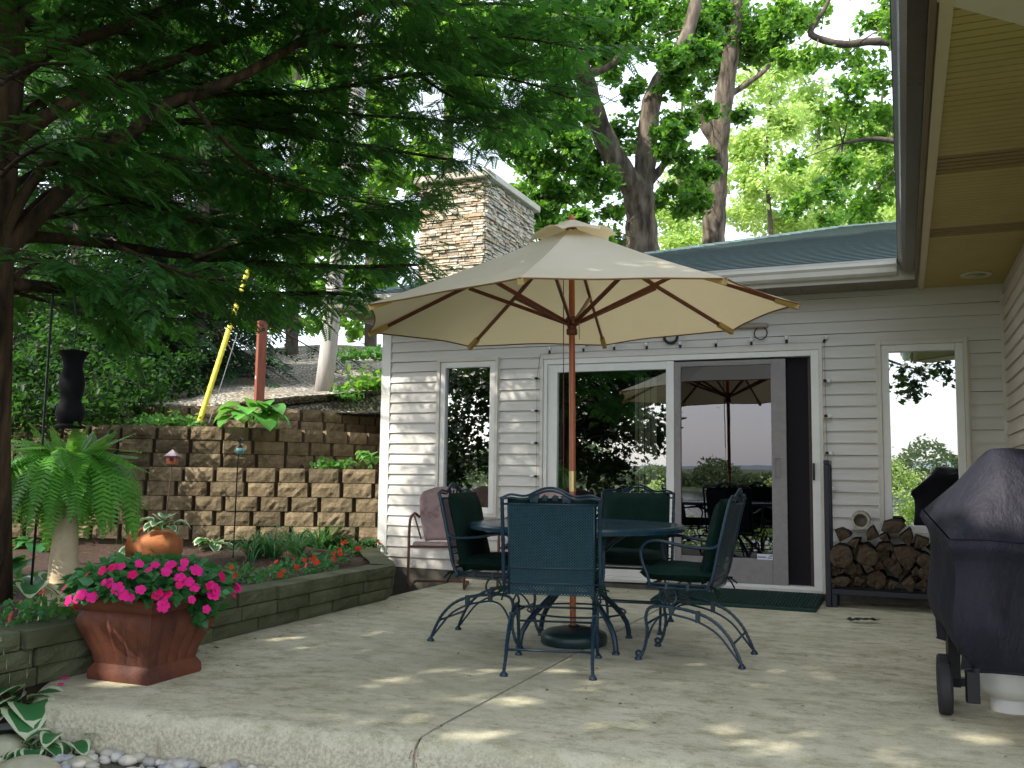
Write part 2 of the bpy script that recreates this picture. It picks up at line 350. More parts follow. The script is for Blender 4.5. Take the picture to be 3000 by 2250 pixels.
mt['lf_imp'] = leafmat('impatiens_leaves', (.035, .15, .05), (.06, .23, .07), (.12, .35, .07), .35, .4, .45, .5, 8)
mt['lf_ground'] = leafmat('low_green_leaves', (.045, .16, .035), (.09, .25, .05), (.16, .38, .06), .4, .45, .35, .5, 3)
mt['pink'] = leafmat('magenta_petals', (.9, .012, .17), (.85, .03, .36), (.9, .03, .25), .3, .6, .2, .2, 8)
mt['red'] = leafmat('red_petals', (.75, .03, .015), (.8, .08, .03), (.8, .06, .03), .3, .6, .2, .2, 8)
# ================================================================= SETTING
def lerp(a, b, t): return a + (b - a) * t
def interp(x, pts):
    if x <= pts[0][0]: return pts[0][1]
    for (x0, y0), (x1, y1) in zip(pts, pts[1:]):
        if x <= x1: return lerp(y0, y1, (x - x0) / (x1 - x0))
    return pts[-1][1]
GY = [(-700, 6), (-330, 2), (-226, -1.9), (-218, -3.2), (-18, -3.2), (-13, -2.4), (-5, -1.1), (0, -.45), (3.0, -.185), (3.6, -.3), (14, -.6), (400, -.6)]
def gz(x, y): return interp(y, GY)
xs = [-700, -400, -200, -100, -60, -40, -25, -16, -10, -7, -5, -3, -1, 1, 3, 5, 8, 12, 18, 30, 60, 120, 250, 500, 700]
ys = [-700, -500, -330, -260, -226, -218, -120, -60, -30, -18, -13, -9, -5, -3, -1.5, 0, 1, 2, 2.5, 3, 3.3, 3.6, 6, 10, 14, 30, 60, 120, 250, 400]
mb = MB(); mb.sheet([[(x, y, gz(x, y)) for x in xs] for y in ys]); struct(mb.build('ground', mt['ground'], smooth=True))
def watermat():
    m, nt, b = nt_new('lake_water'); b.inputs['Base Color'].default_value = rgba((.05, .075, .08)); b.inputs['Roughness'].default_value = .08
    bumpn(nt, b, noise(nt, coords(nt, 'Object', .4, 1.2, 1), 1.2, 4), .25, .1); return m
mb = MB(); mb.sheet([[(x, y, -2.6) for x in (-650, -100, 100, 650)] for y in (-224, -120, -50, -14)]); struct(mb.build('lake', watermat()))
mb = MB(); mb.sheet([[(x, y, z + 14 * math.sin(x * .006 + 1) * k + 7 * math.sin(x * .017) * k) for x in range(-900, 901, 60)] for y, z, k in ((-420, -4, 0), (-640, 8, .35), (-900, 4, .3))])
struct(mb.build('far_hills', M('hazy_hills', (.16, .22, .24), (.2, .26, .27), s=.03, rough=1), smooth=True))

# patio slab, two pours with a joint between
def front(x): return 3.11 + .113 * (x + 3.53)
def slab(mb, x0, x1, left):
    xs_ = [lerp(x0, x1, i / 24) for i in range(25)]
    prof = [(6.0, 0.0), (.30, 0.0), (.10, -.002)] + [(.075 * (1 - math.sin(a)) , -.07 * (1 - math.cos(a)) - .002) for a in [i * PI / 12 for i in range(1, 7)]] + [(-.006, -.14), (-.012, -.5)]
    rows = []
    for d, z in prof:
        r = []
        for x in xs_:
            w = .006 * math.sin(x * 7.1) + .004 * math.sin(x * 17 + 1)
            r.append((x, (8.44 if d > 5 else front(x) + d + (w if d < .3 else 0)), z))
        rows.append(r)
    mb.sheet(rows)
    for x in (x0, x1):       # end faces
        mb.add([(x, 8.44, 0)] + [(x, front(x) + d + .006 * math.sin(x * 7.1) + .004 * math.sin(x * 17 + 1), z) for d, z in prof[2:]] + [(x, 8.44, -.5)], [tuple(range(len(prof)))])
mb = MB(); slab(mb, -3.55, -1.775, True); slab(mb, -1.762, 5.2, False); slab(mb, -3.95, -3.552, True)
for i, (x, y, z) in enumerate(mb.v):     # the left corner is rounded back towards the planting bed
    if x < -3.45 and y < 4: mb.v[i] = (x, y + 2.2 * (x + 3.45) ** 2, z)
mb.bx(-1.78, -1.757, 3.36, 8.4, -.3, -.012, 1)
mb_ = MB(); rg_ = random.Random(4)     # broken, stained concrete where the joint meets the step
for i in range(26): x_, z_ = -1.768 + rg_.gauss(0, .02), -.03 - rg_.random() * .14; mb_.tube([(x_, front(x_) + .012 + .06 * max(0, .5 + z_ * 8), z_), (x_ + rg_.uniform(-.01, .01), front(x_) + .012, z_ - .03)], rg_.uniform(.006, .014), 5)
patio = struct(mb.build('patio', [mt['concrete'], mt['mortar']], smooth=True, auto=50))

mb_.build('chipped_edge', M('rusty_chips', (.2, .13, .08), (.42, .36, .28), s=40, rough=.95), patio)
# planting bed, terraces, gravel slope
def grid(name, mat, pts_fn, nu, nv, smooth=True): 
    mb = MB(); mb.sheet([[pts_fn(i / nu, j / nv) for i in range(nu + 1)] for j in range(nv + 1)]); return struct(mb.build(name, mat, smooth=smooth))
def bump_(x, y, a=.02, f=3): return a * (math.sin(x * f + y * 1.7 * f) + math.sin(y * f * 1.3 - x * .6 * f + 2) + .6 * math.sin(x * f * 2.7 + 1) * math.sin(y * f * 2.3))
def bedp(s, t):
    y = lerp(0.3, 9.6, t); xr = -3.98 if y < 6.9 else (-3.98 - (y - 6.9) * .75 if y < 8.3 else -5.0)
    x = lerp(-11, xr, s); return (x, y, .21 + bump_(x, y, .012, 4) + .03 * (1 - s))
grid('garden_bed', mt['mulch'], bedp, 90, 90)
LA = [(-8, 9.85), (-4.6, 9.8), (-2.6, 9.8), (-1.16, 9.85)]
LB = [(-8, 10.35), (-4.2, 10.25), (-3.1, 10.38), (-2.4, 10.85), (-1.8, 11.6), (-1.15, 12.6)]
LC = [(-8, 11.5), (-4, 11.25), (-3.0, 11.4), (-2.3, 11.95), (-1.75, 12.8), (-.8, 14.2)]
def along(path, n):
    P = [Vector((a, b, 0)) for a, b in path]; L = [0]
    for a, b in zip(P, P[1:]): L.append(L[-1] + (b - a).length)
    out = []
    for i in range(n + 1):
        d = L[-1] * i / n; k = max(j for j in range(len(P)) if L[j] <= d + 1e-9); k = min(k, len(P) - 2)
        out.append(P[k].lerp(P[k + 1], (d - L[k]) / (L[k + 1] - L[k])))
    return out
def terrace(name, pa, pb, z, mat, off=.1):
    A = along(pa, 30); B = along(pb, 30); mb = MB()
    rows = []
    for t in (0, .33, .66, 1):
        rows.append([(*uv(*(a.lerp(b, t).to_2d() + Vector((0, off * (1 - t) + .1 * t)))), z + .02 * math.sin(i * 1.3 + t * 5)) for i, (a, b) in enumerate(zip(A, B))])
    mb.sheet(rows); return struct(mb.build(name, mat, smooth=True))
terrace('lower_terrace_soil', LA, LB, 1.0, mt['soil']); terrace('upper_terrace_soil', LB, LC, 1.46, mt['soil'])
def hz(u, v): return interp(v, [(11, 1.76), (13, 2.12), (16.5, 2.85), (20, 3.65), (23, 3.95), (40, 4.6), (90, 7)]) - .1 * max(0, -u - 4) * (1 if v < 16 else .6) * .6 + bump_(u, v, .035, 1.1)
def hillp(s, t):
    v = 11 + 90 * t ** 2.4; e = interp(s, [(0, 0), (1, 1)])
    u = lerp(-7 - v * .9, 4 + v * .75, e)
    if t == 0:
        A = along(LC, 80); a = A[min(80, int(round(s * 80)))]; return (*uv(a.x, a.y + .12), 1.74)
    front_ = interp(u, [(p[0], p[1]) for p in LC]) + .12
    v = max(v, front_ + .02 * t * 80); x, y = uv(u, v); z = hz(u, v)
    if x > -5.6 and y > 8: z = min(z, 2.0 + max(0, y - 17.2) * .35)
    return (x, y, z)
grid('gravel_slope', mt['gravel'], hillp, 80, 60)
mb = MB(); mb.sheet([[(lerp(-6.5, 1.5, i / 30), lerp(1.6, 3.35, j / 10), lerp(-.31, -.165, j / 10) + bump_(i, j, .006, 1)) for i in range(31)] for j in range(11)])
struct(mb.build('pebble_bed', mt['bed'], smooth=True))

# ---------------------------------------------------------------- block walls
def blockwall(mb, path, z0, n, h, L, depth, rng, setback=0.0, taper=.034, rough=.009, conv=uv, cap=0):
    P = along(path, 60); tot = sum((b - a).length for a, b in zip(P, P[1:]))
    def pos(d):
        d = min(max(d, 0), tot) / tot * 60; k = min(int(d), 59); return P[k].lerp(P[k + 1], d - k)
    for c in range(n):
        d = -rng.random() * L if c % 2 == 0 else -L * .5 - rng.random() * .05
        while d < tot:
            ln = L * rng.uniform(.86, 1.12); a = pos(d + .006); b = pos(d + ln - .006)
            if (b - a).length > .08:
                t = (b - a).normalized(); nn = Vector((t.y, -t.x, 0)); back = -nn
                ox = rng.uniform(-.012, .012) - setback * c + (.012 if cap and c == n - 1 else 0); za = z0 + c * h + .003; zb = z0 + (c + 1) * h - .004
                V = []; NX, NZ = 6, 3
                for j in range(NZ + 1):
                    for i in range(NX + 1):
                        s = i / NX; e = (i in (0, NX)) or (j in (0, NZ))
                        p = (a + t * .5 * taper).lerp(b - t * .5 * taper, s) + nn * (ox + (rng.uniform(-rough, rough) if not e else -rough * 1.2))
                        V.append((*conv(p.x, p.y), lerp(za, zb, j / NZ)))
                F = [(j * (NX + 1) + i, j * (NX + 1) + i + 1, (j + 1) * (NX + 1) + i + 1, (j + 1) * (NX + 1) + i) for j in range(NZ) for i in range(NX)]
                k = len(V); w = NX + 1
                pa = a + back * depth; pb = b + back * depth
                V += [(*conv(pa.x, pa.y), za), (*conv(pb.x, pb.y), za), (*conv(pb.x, pb.y), zb), (*conv(pa.x, pa.y), zb)]
                lf = [j * w for j in range(NZ + 1)]; rt = [j * w + NX for j in range(NZ + 1)]
                F += [tuple([k, *lf, k + 3]), tuple([k + 1, k + 2, *rt[::-1]]), tuple([*range(NZ * w, NZ * w + w), k + 2, k + 3]), tuple([*range(w)][::-1] + [k, k + 1])]
                mb.add(V, F)
            d += ln
def bwall(name, label, path, z0, n, **kw):
    mb = MB(); blockwall(mb, path, z0, n, .15, .35, .25, random.Random(hash(label) % 99 if False else n * 7 + len(path)), **kw)
    o = mb.build(name, mt['block'], smooth=False); tag(o, label, 'retaining wall'); 
    k = MB(); A = along(path, 40)     # shadowed core behind the joints
    k.sheet([[(*uv(p.x, p.y + .05), z) for p in A] for z in (z0 - .1, z0 + .15 * n - .03)]); c = k.build('core', mt['block_side'], o); return o
bwall('retaining_wall', 'lowest tier of tan split block wall, directly behind the flower bed', LA, .30, 5)
bwall('retaining_wall', 'middle tier of tan block wall with a yellow guard pole at its edge', LB, 1.05, 3)
bwall('retaining_wall', 'topmost short tier of tan block wall below the gravel slope', LC, 1.49, 2)
EP = [(-3.80, 1.6), (-3.80, 3.2), (-3.83, 5.0), (-3.87, 6.9), (-4.45, 7.65), (-4.88, 8.3)]
mb = MB(); P_ = [(x, y) for x, y in EP]
blockwall(mb, P_, .0, 3, .09, .40, .2, random.Random(5), conv=lambda a, b: (a, b), rough=.006, taper=.008, cap=1)
ed = mb.build('flower_bed_edging', mt['edging']); tag(ed, 'low mossy concrete block edging of three courses between patio and flower bed', 'garden wall')
k = MB(); A = along(P_, 40); k.sheet([[(p.x - .06, p.y, z) for p in A] for z in (-.2, .24)]); k.build('core', mt['block_side'], ed)

# ================================================================= HOUSE
WY = 8.414
house = thing('house', 'single storey house with pale clapboard siding, sliding door and green shingle hip roof', 'house', (-2, WY, 0))
def siding(mb, a0, a1, z0, z1, P, ops=(), e=.1035):
    k = 0; z = z0
    while z < z1 - .01:
        zt = min(z + e, z1); cuts = sorted({z, zt} | {c for o in ops for c in (o[2], o[3]) if z < c < zt})
        out = lambda q: .003 + .019 * (z + e - q) / e
        for i, (q0, q1) in enumerate(zip(cuts, cuts[1:])):
            iv = [(a0, a1)]
            for o in ops:
                if o[2] < (q0 + q1) / 2 < o[3]:
                    iv = [s for x, y in iv for s in ((x, min(y, o[0])), (max(x, o[1]), y)) if s[1] - s[0] > .005]
            for x, y in iv:
                n = max(1, int((y - x) / 1.2)); 
                for j in range(n):
                    p, q = lerp(x, y, j / n), lerp(x, y, (j + 1) / n)
                    wv = lambda a: .0022 * math.sin(a * 2.3 + k * 1.9)
                    mb.add([P(p, q0 + wv(p), out(q0)), P(q, q0 + wv(q), out(q0)), P(q, q1 + wv(q), out(q1)), P(p, q1 + wv(p), out(q1))], [(0, 1, 2, 3)])
                    if i == 0: mb.add([P(p, q0 + wv(p), out(q0)), P(q, q0 + wv(q), out(q0)), P(q, q0 + wv(q) + .001, .0), P(p, q0 + wv(p) + .001, .0)], [(3, 2, 1, 0)])
        z = zt; k += 1
WL = (-4.307, -3.64, .60, 2.157); WR = (-.184, .501, .553, 2.165); DR = (-3.197, -.62, .0, 2.147)
ops = [(o[0] + .02, o[1] - .02, o[2] + .02, o[3] - .02) for o in (WL, WR, DR)]
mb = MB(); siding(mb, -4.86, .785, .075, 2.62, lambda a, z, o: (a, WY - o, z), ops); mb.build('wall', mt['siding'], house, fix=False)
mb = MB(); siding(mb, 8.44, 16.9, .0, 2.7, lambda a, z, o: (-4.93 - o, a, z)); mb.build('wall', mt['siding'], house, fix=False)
mb = MB(); siding(mb, 3.84, 8.40, .0, 2.62, lambda a, z, o: (.785 - o, a, z + .03)); siding(mb, .785, 6, .0, 2.62, lambda a, z, o: (a, 3.84 - o, z)); mb.build('wing_wall', mt['siding_warm'], house, fix=False)
mb = MB(); mb.bx(-4.945, -4.85, WY - .024, WY + .03, .0, 2.6); mb.bx(-4.955, -4.945, WY - .024, WY + .09, .0, 2.6); mb.build('corner_trim', mt['trim'], house, bevel=.004)
mb = MB(); mb.bx(.748, .792, WY - .022, WY + .02, .05, 2.6); mb.build('corner_trim', mt['casing'], house, bevel=.003)
mb = MB(); mb.bx(.76, .812, 3.815, 3.87, 0, 2.6); mb.build('corner_trim', mt['casing'], house, bevel=.003)
mb = MB(); mb.bx(-4.9, .78, WY - .02, WY + .2, -.3, .07); mb.build('foundation', M('foundation', (.09, .08, .07), (.13, .12, .1), s=12, rough=.9), house)
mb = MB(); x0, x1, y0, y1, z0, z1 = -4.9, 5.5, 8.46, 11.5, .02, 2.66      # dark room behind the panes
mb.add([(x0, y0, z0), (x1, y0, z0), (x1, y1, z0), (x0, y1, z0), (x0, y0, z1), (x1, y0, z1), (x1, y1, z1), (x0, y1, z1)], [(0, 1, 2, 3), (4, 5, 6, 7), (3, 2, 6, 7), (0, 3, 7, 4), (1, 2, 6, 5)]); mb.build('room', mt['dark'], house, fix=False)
def ring(mb, X0, X1, Z0, Z1, w, y0, y1, bot=True):
    wl = w if isinstance(w, (tuple, list)) else (w,) * 4         # left right bottom top
    mb.bx(X0, X0 + wl[0], y0, y1, Z0, Z1); mb.bx(X1 - wl[1], X1, y0, y1, Z0, Z1)
    mb.bx(X0 + wl[0], X1 - wl[1], y0, y1, Z1 - wl[3], Z1)
    if bot: mb.bx(X0 + wl[0], X1 - wl[1], y0, y1, Z0, Z0 + wl[2])
def window(o, gl, blind):
    X0, X1, Z0, Z1 = o; mb = MB(); ring(mb, X0, X1, Z0, Z1, .032, WY - .038, WY + .05); 
    ring(mb, X0 - .012, X1 + .012, Z0 - .012, Z1 + .012, .012, WY - .024, WY + .01); w = mb.build('window', mt['casing'], house, bevel=.003)
    mb = MB(); ring(mb, X0 + .033, X1 - .033, Z0 + .033, Z1 - .033, .058, WY - .025, WY + .06); mb.build('frame', mt['trim'], w, bevel=.005)
    mb = MB(); mb.bx(X0 + .09, X1 - .09, WY + .012, WY + .018, Z0 + .09, Z1 - .09); mb.build('pane', gl, w)
    if blind: mb = MB(); mb.bx(X0 + .1, X0 + .1 + blind, WY + .10, WY + .13, Z1 - .15, Z1 - .11); mb.build('blind', mt['curtain'], w)
window(WL, mt['glass'], .28); window(WR, mt['glass'], .46)
# sliding door unit
mb = MB(); ring(mb, -3.197, -.62, .055, 2.147, (.03, .03, .02, .03), WY - .04, WY + .06); dr = mb.build('sliding_door', mt['casing'], house, bevel=.003)
mb = MB(); ring(mb, -3.166, -.651, .076, 2.116, (.036, .065, .028, .05), WY - .03, WY + .09); mb.bx(-1.975, -1.906, WY - .02, WY + .07, .105, 2.064); mb.build('frame', mt['trim'], dr, bevel=.004)
mb = MB(); ring(mb, -3.128, -1.977, .106, 2.064, (.096, .004, .16, .073), WY - .012, WY + .05); mb.build('fixed_panel', mt['trim'], dr, bevel=.004)
mb = MB(); mb.bx(-3.03, -1.982, WY + .015, WY + .02, .268, 1.99); mb.build('pane', mt['glass_door'], dr)
mb = MB(); n = 7
for i in range(n):
    a = -2.30 + i * .03; mb.bx(a, a + .024, WY + .10 + .015 * (i % 2), WY + .115 + .015 * (i % 2), .3, 1.93)
mb.build('curtain', mt['curtain'], dr)
mb = MB(); ring(mb, -1.903, -.927, .106, 2.05, (.058, .126, .214, .044), WY - .018, WY + .012); mb.build('screen_door', mt['doorframe'], dr, bevel=.004)
mb = MB(); mb.bx(-1.845, -1.053, WY + .002, WY + .006, .32, 2.006); mb.build('screen_pane', mt['glass_screen'], dr)
mb = MB(); mb.bx(-.926, -.73, WY + .06, WY + .065, .106, 2.064); mb.build('dark_gap', mt['screen'], dr)
mb = MB(); mb.bx(-.745, -.718, WY + .02, WY + .058, .106, 2.06); mb.build('jamb', M('brown_jamb', (.05, .03, .024), (.075, .045, .036), s=20), dr)
mb = MB(); ring(mb, -1.03, -.985, 1.02, 1.19, .007, WY - .028, WY - .019); mb.build('handle', mt['doorframe'], dr, bevel=.002)
mb = MB(); mb.bx(-.713, -.695, WY - .05, WY - .031, 1.0, 1.145); mb.build('latch', mt['black'], dr, bevel=.004)
mb = MB(); mb.bx(-1.184, -1.054, WY - .022, WY - .0185, .314, .362); st_ = mb.build('sticker', M('white_sticker', (.75, .75, .8), rough=.5), dr)
mb = MB()
for i in range(9): mb.bx(-1.175 + i * .0075, -1.175 + i * .0075 + .005, WY - .0235, WY - .0222, .329, .329 + (.012 if i % 3 else .017))
mb.add([(x, WY - .023, z) for x, z in ((-1.098, .326), (-1.06, .326), (-1.06, .331), (-1.098, .331))], [(0, 1, 2, 3)])
mb.add([(x, WY - .023, z) for x, z in ((-1.098, .335), (-1.082, .342), (-1.068, .354), (-1.06, .354), (-1.06, .348), (-1.075, .338))], [(0, 1, 2, 3, 4, 5)])
mb.build('lettering', M('blue_print', (.05, .06, .3)), st_)

# roof: stepped shingle courses
roof = MB(); E0, EZ, SL = 7.83, 2.735, .318; RD = 4.61
def course(mb, d0, d1, P, a0, a1, a0b, a1b):
    mb.add([P(a0, d0, .010), P(a1, d0, .010), P(a1b, d1, .002), P(a0b, d1, .002)], [(0, 1, 2, 3)]); mb.add([P(a0, d0, .010), P(a1, d0, .010), P(a0, d0, -.004), P(a1, d0, -.004)], [(2, 3, 1, 0)], 1)
nC = 36
for i in range(nC):
    d0, d1 = RD * i / nC, RD * (i + 1) / nC
    course(roof, d0, d1, lambda a, d, o: (a, E0 + d, EZ + SL * d + o), -5.3 + d0, d0 + .02, -5.3 + d1, d1 + .02)
    course(roof, d0, d1, lambda a, d, o: (-5.3 + d, a, EZ + SL * d + o), 17.05 - d0, E0 + d0, 17.05 - d1, E0 + d1)
    course(roof, d0, d1, lambda a, d, o: (a, 17.05 - d, EZ + SL * d + o), 9 - d0, -5.3 + d0, 9 - d1, -5.3 + d1)
    course(roof, d0, d1, lambda a, d, o: (0 + d, a, EZ + SL * d + o), E0 + d0, 3.05 + d0, E0 + d1, 3.05 + d1)
    course(roof, d0, d1, lambda a, d, o: (a, 3.05 + d, EZ + SL * d + o), 0 + d0, 9.2 - d0, d1, 9.2 - d1)
for a, b in (((-5.3, E0, EZ), (-5.3 + RD, E0 + RD, EZ + SL * RD)), ((-5.3 + RD, E0 + RD, EZ + SL * RD), (4.6, E0 + RD, EZ + SL * RD))):
    A_, B_ = Vector(a), Vector(b); n = int((B_ - A_).length / .16)
    for i in range(n):      # ridge caps
        p, q = A_.lerp(B_, i / n), A_.lerp(B_, (i + 1.25) / n); s = (q - p).normalized().cross(Vector((0, 0, 1))).normalized() * .09
        u_ = Vector((0, 0, .022)); roof.add([p + s - u_ * .6 , q + s - u_ * .9, q - s - u_ * .9, p - s - u_ * .6, p + u_ * 1.3, q + u_], [(0, 1, 5, 4), (4, 5, 2, 3), (0, 4, 3)])
roof.bx(.6, 2.2, E0 + RD - .35, E0 + RD + .1, EZ + SL * RD + .0, EZ + SL * RD + .03)
rf = roof.build('roof', [mt['shingle'], M('shingle_edge', (.018, .032, .03), rough=.95)], house, fix=False)
def gutter(mb, P, a0, a1):
    pr = [(.12, .0), (.055, .0), (.03, .018), (.022, .055), (.004, .075), (.004, .108), (.0, .108), (.0, .116), (.014, .116), (.014, .1), (.12, .1)]
    n = len(pr); V = [P(a, o, z) for a in (a0, a1) for o, z in pr]
    F = [(i, (i + 1) % n, n + (i + 1) % n, n + i) for i in range(n)] + [tuple(range(n)), tuple(range(n, 2 * n))[::-1]]; mb.add(V, F)
mb = MB(); gutter(mb, lambda a, o, z: (a, 7.80 + o, 2.62 + z), -5.32, -.012); mb.build('gutter', mt['gutter'], house, smooth=False)
mb = MB(); gutter(mb, lambda a, o, z: (-.006 + o, a, 2.62 + z), 3.02, 7.797); mb.build('gutter', mt['wing_gutter'], house)
mb = MB(); mb.bx(-5.2, .12, 7.922, 7.945, 2.588, 2.72); mb.bx(-5.22, -5.2, 7.922, 17, 2.588, 2.72); mb.bx(-5.2, .1, 7.90, 7.921, 2.70, 2.725); mb.build('fascia', mt['gutter'], house, bevel=.003)
mb = MB(); mb.bx(.116, .14, 3.1, 7.92, 2.588, 2.72); mb.build('fascia', mt['fascia'], house, bevel=.003)
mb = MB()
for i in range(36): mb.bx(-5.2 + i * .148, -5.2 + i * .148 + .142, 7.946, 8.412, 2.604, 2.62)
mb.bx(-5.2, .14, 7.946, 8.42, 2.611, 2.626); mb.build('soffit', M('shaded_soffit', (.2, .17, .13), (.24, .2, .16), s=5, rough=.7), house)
mb = MB(); y = 3.12; i = 0; vent = []
while y < 8.40:
    tgt = mb if not (4.92 < y < 5.22 or 6.35 < y < 6.6) else None
    b0 = max(.195, 0); x1_ = min(.83, .18 + max(0, (y - 3.1)) + .05)
    if tgt: tgt.bx(.192, .79, y, y + .0535, 2.60, 2.6095)
    else: vent.append(y)
    y += .0605
mb.bx(.14, .79, 3.12, 8.41, 2.6098, 2.625); sf = mb.build('wing_soffit', mt['soffit'], house, bevel=.0)
for lo_, hi_ in ((0, 5.8), (5.8, 9)):
    mb = MB()
    for y in vent:
        if lo_ < y < hi_: mb.bx(.192, .79, y, y + .045, 2.602, 2.6095)
    mb.build('vent_strip', mt['soffit_vent'], sf)
mb = MB(); mb.bx(.146, .191, 3.0, 8.398, 2.585, 2.61); mb.build('edge_trim', M('edge_trim', (.55, .46, .3), (.6, .5, .34), s=4), sf, bevel=.004)
mb = MB(); c_, d_ = Vector((.17, 3.19, 2.592)), Vector((.80, 3.83, 2.592)); s_ = Vector((.05, -.05, 0)); mb.add([c_ - s_, c_ + s_ * 4, d_ + s_ * 4, d_ - s_], [(0, 1, 2, 3)]); mb.build('mitre_trim', M('mitre_trim', (.6, .52, .4), (.66, .58, .45), s=4), sf, solid=.006)
mb = MB(); mb.lathe([(.07, .003), (.075, -.006), (.105, -.014), (.112, -.006), (.112, .002)], 32, (.55, 7.93, 2.597)); rl = mb.build('recessed_light', M('light_ring', (.6, .56, .4), rough=.4), sf, smooth=True)
mb = MB(); mb.lathe([(.001, .018), (.05, .017), (.069, .008)], 24, (.55, 7.93, 2.576)); mb.build('lens', M('light_lens', (.45, .5, .25), rough=.3), rl, smooth=True)
# chimney of thin split stone
CX0, CX1, CY0, CY1, CZ1 = -5.41, -4.55, 10.0, 11.55, 4.545
ch = MB(); rng = random.Random(3); z = 2.4
while z < CZ1 - .02:
    h = min(rng.choice((.024, .03, .036, .042, .052)), CZ1 - z)
    for a0, a1, P in ((CX0, CX1, lambda a, o, z: (a, CY0 - o, z)), (CY0, CY1, lambda a, o, z: (CX1 + o, a, z)), (CX0, CX1, lambda a, o, z: (a, CY1 + o, z)), (CY0, CY1, lambda a, o, z: (CX0 - o, a, z))):
        a = a0
        while a < a1 - .01:
            l = rng.uniform(.06, .2); b = min(a + l, a1 + (.02 if rng.random() < .5 else 0)); o = rng.uniform(.006, .045)
            j = [rng.uniform(-.004, .004) for _ in range(8)]
            V = [P(a + .003, -.03, z + .003), P(b - .003, -.03, z + .003), P(b - .003, -.03, z + h - .004), P(a + .003, -.03, z + h - .004),
                 P(a + .005, o + j[0], z + .004 + j[1] * .6), P(b - .005, o + j[2], z + .004 + j[3] * .6), P(b - .005, o + j[4], z + h - .006 + j[5] * .6), P(a + .005, o + j[6], z + h - .006 + j[7] * .6)]
            ch.add(V, [(4, 5, 6, 7), (0, 1, 5, 4), (1, 2, 6, 5), (2, 3, 7, 6), (3, 0, 4, 7)]); a = b
    z += h
chim = ch.build('chimney', mt['stone'], house)
mb = MB(); mb.bx(CX0 + .015, CX1 - .015, CY0 + .015, CY1 - .015, 0, CZ1 - .01); mb.build('mortar', mt['mortar'], chim)
mb = MB(); mb.bx(CX0 - .07, CX1 + .09, CY0 - .09, CY1 + .09, CZ1, CZ1 + .085); mb.build('cap', mt['cap'], chim, bevel=.012)
mb = MB(); mb.bx(.79, 6, 3.12, 3.84, 2.602, 2.612); mb.build('front_soffit', mt['soffit'], house)
# ================================================================= WALL DECORATION
sl = thing('string_lights', 'string of clear bulbs on a dark cord around the sliding door', 'string lights', (-1.9, WY, 2.19))
bt = [(-3.10, 2.184), (-2.76, 2.19), (-2.46, 2.192), (-2.15, 2.19), (-1.84, 2.189), (-1.52, 2.186), (-1.21, 2.19), (-.91, 2.196), (-.60, 2.187)]
bl = [(-3.234, 1.937), (-3.231, 1.624), (-3.228, 1.317), (-3.23, 1.0), (-3.23, .69)]; br_ = [(-.60, 1.847), (-.598, 1.546), (-.594, 1.232), (-.584, .93)]
cord = MB(); path = [(x, WY - .03, z) for x, z in [(-3.228, .5)] + bl[::-1]] + [(-3.2, WY - .03, 2.17)] + [(x, WY - .03, z - .012) for x, z in bt] + [(x, WY - .03, z) for x, z in br_]
cord.tube(path, .0015, 5); cord.build('cord', mt['black'], sl)
def bulb(x, z, d):
    b = MB(); a = math.atan2(d[1], d[0]); prof = [(.0005, .052), (.011, .05), (.0185, .04), (.019, .03), (.012, .018), (.009, .014)]
    b.lathe(prof, 12); R = Matrix.Translation((x, WY - .045, z)) @ Matrix.Scale(1.05, 4) @ Matrix.Rotation(-(a - PI / 2), 4, 'Y'); b.v = [R @ Vector(p) for p in b.v]
    o = b.build('bulb', mt['bulb'], sl, smooth=True)
    s = MB(); s.lathe([(.009, .016), (.011, .0), (.010, -.012), (.004, -.014)], 10); s.v = [R @ Vector(p) for p in s.v]; s.build('socket', mt['black'], o, smooth=True)
for x, z in bt[:-1]: bulb(x, z, (0, 1))
bulb(*bt[-1], (.5, .8))
for x, z in bl: bulb(x, z, (-1, 0))
for x, z in br_: bulb(x, z, (1, -.1))
mb = MB(); mb.tube([(lerp(-2.86, -1.066, i / 14), WY - .05, 2.348 + .004 * math.sin(i * 1.7)) for i in range(15)], [.023 + .004 * math.sin(i * 2.1) for i in range(15)], 10)
tag(mb.build('driftwood_pole', mt['driftwood'], smooth=True, auto=60), 'weathered driftwood pole fixed to the siding above the sliding door', 'pole')
for x, z, r, t, lb in ((-2.724, 2.285, .05, .006, 'thin dark iron ring hanging from driftwood pole, mostly behind the parasol'), (-1.925, 2.281, .06, .013, 'thick black iron ring hanging from driftwood pole above screen door'), (-1.128, 2.277, .055, .005, 'thin twisted wire ring hanging from right end of driftwood pole')):
    mb = MB(); mb.tube([(x + r * math.cos(a), WY - .05 + .006 * math.sin(3 * a), z + r * math.sin(a)) for a in [2 * PI * i / 24 for i in range(24)]], t, 8, closed=True)
    tag(mb.build('hanging_ring', mt['black'], smooth=True), lb, 'ring')

# doormat: ridged, sloping off the door sill
dm = thing('doormat', 'long dark green ridged mat in front of the sliding door', 'doormat', (-1.28, 7.98, 0))
Mx = Matrix.Translation((-1.285, 7.985, .028)) @ Matrix.Rotation(math.radians(2.0), 4, 'X')
mb = MB(); mb.bx(-.645, .645, -.375, .375, -.014, .012, M=Mx); mb.build('backing', mt['matgreen'], dm, bevel=.006)
mb = MB()
for i in range(52):
    x = -.63 + i * .0245; mb.bx(x, x + .013, -.36, .36, .0115, .021, M=Mx)
mb.build('ridges', mt['matgreen'], dm)

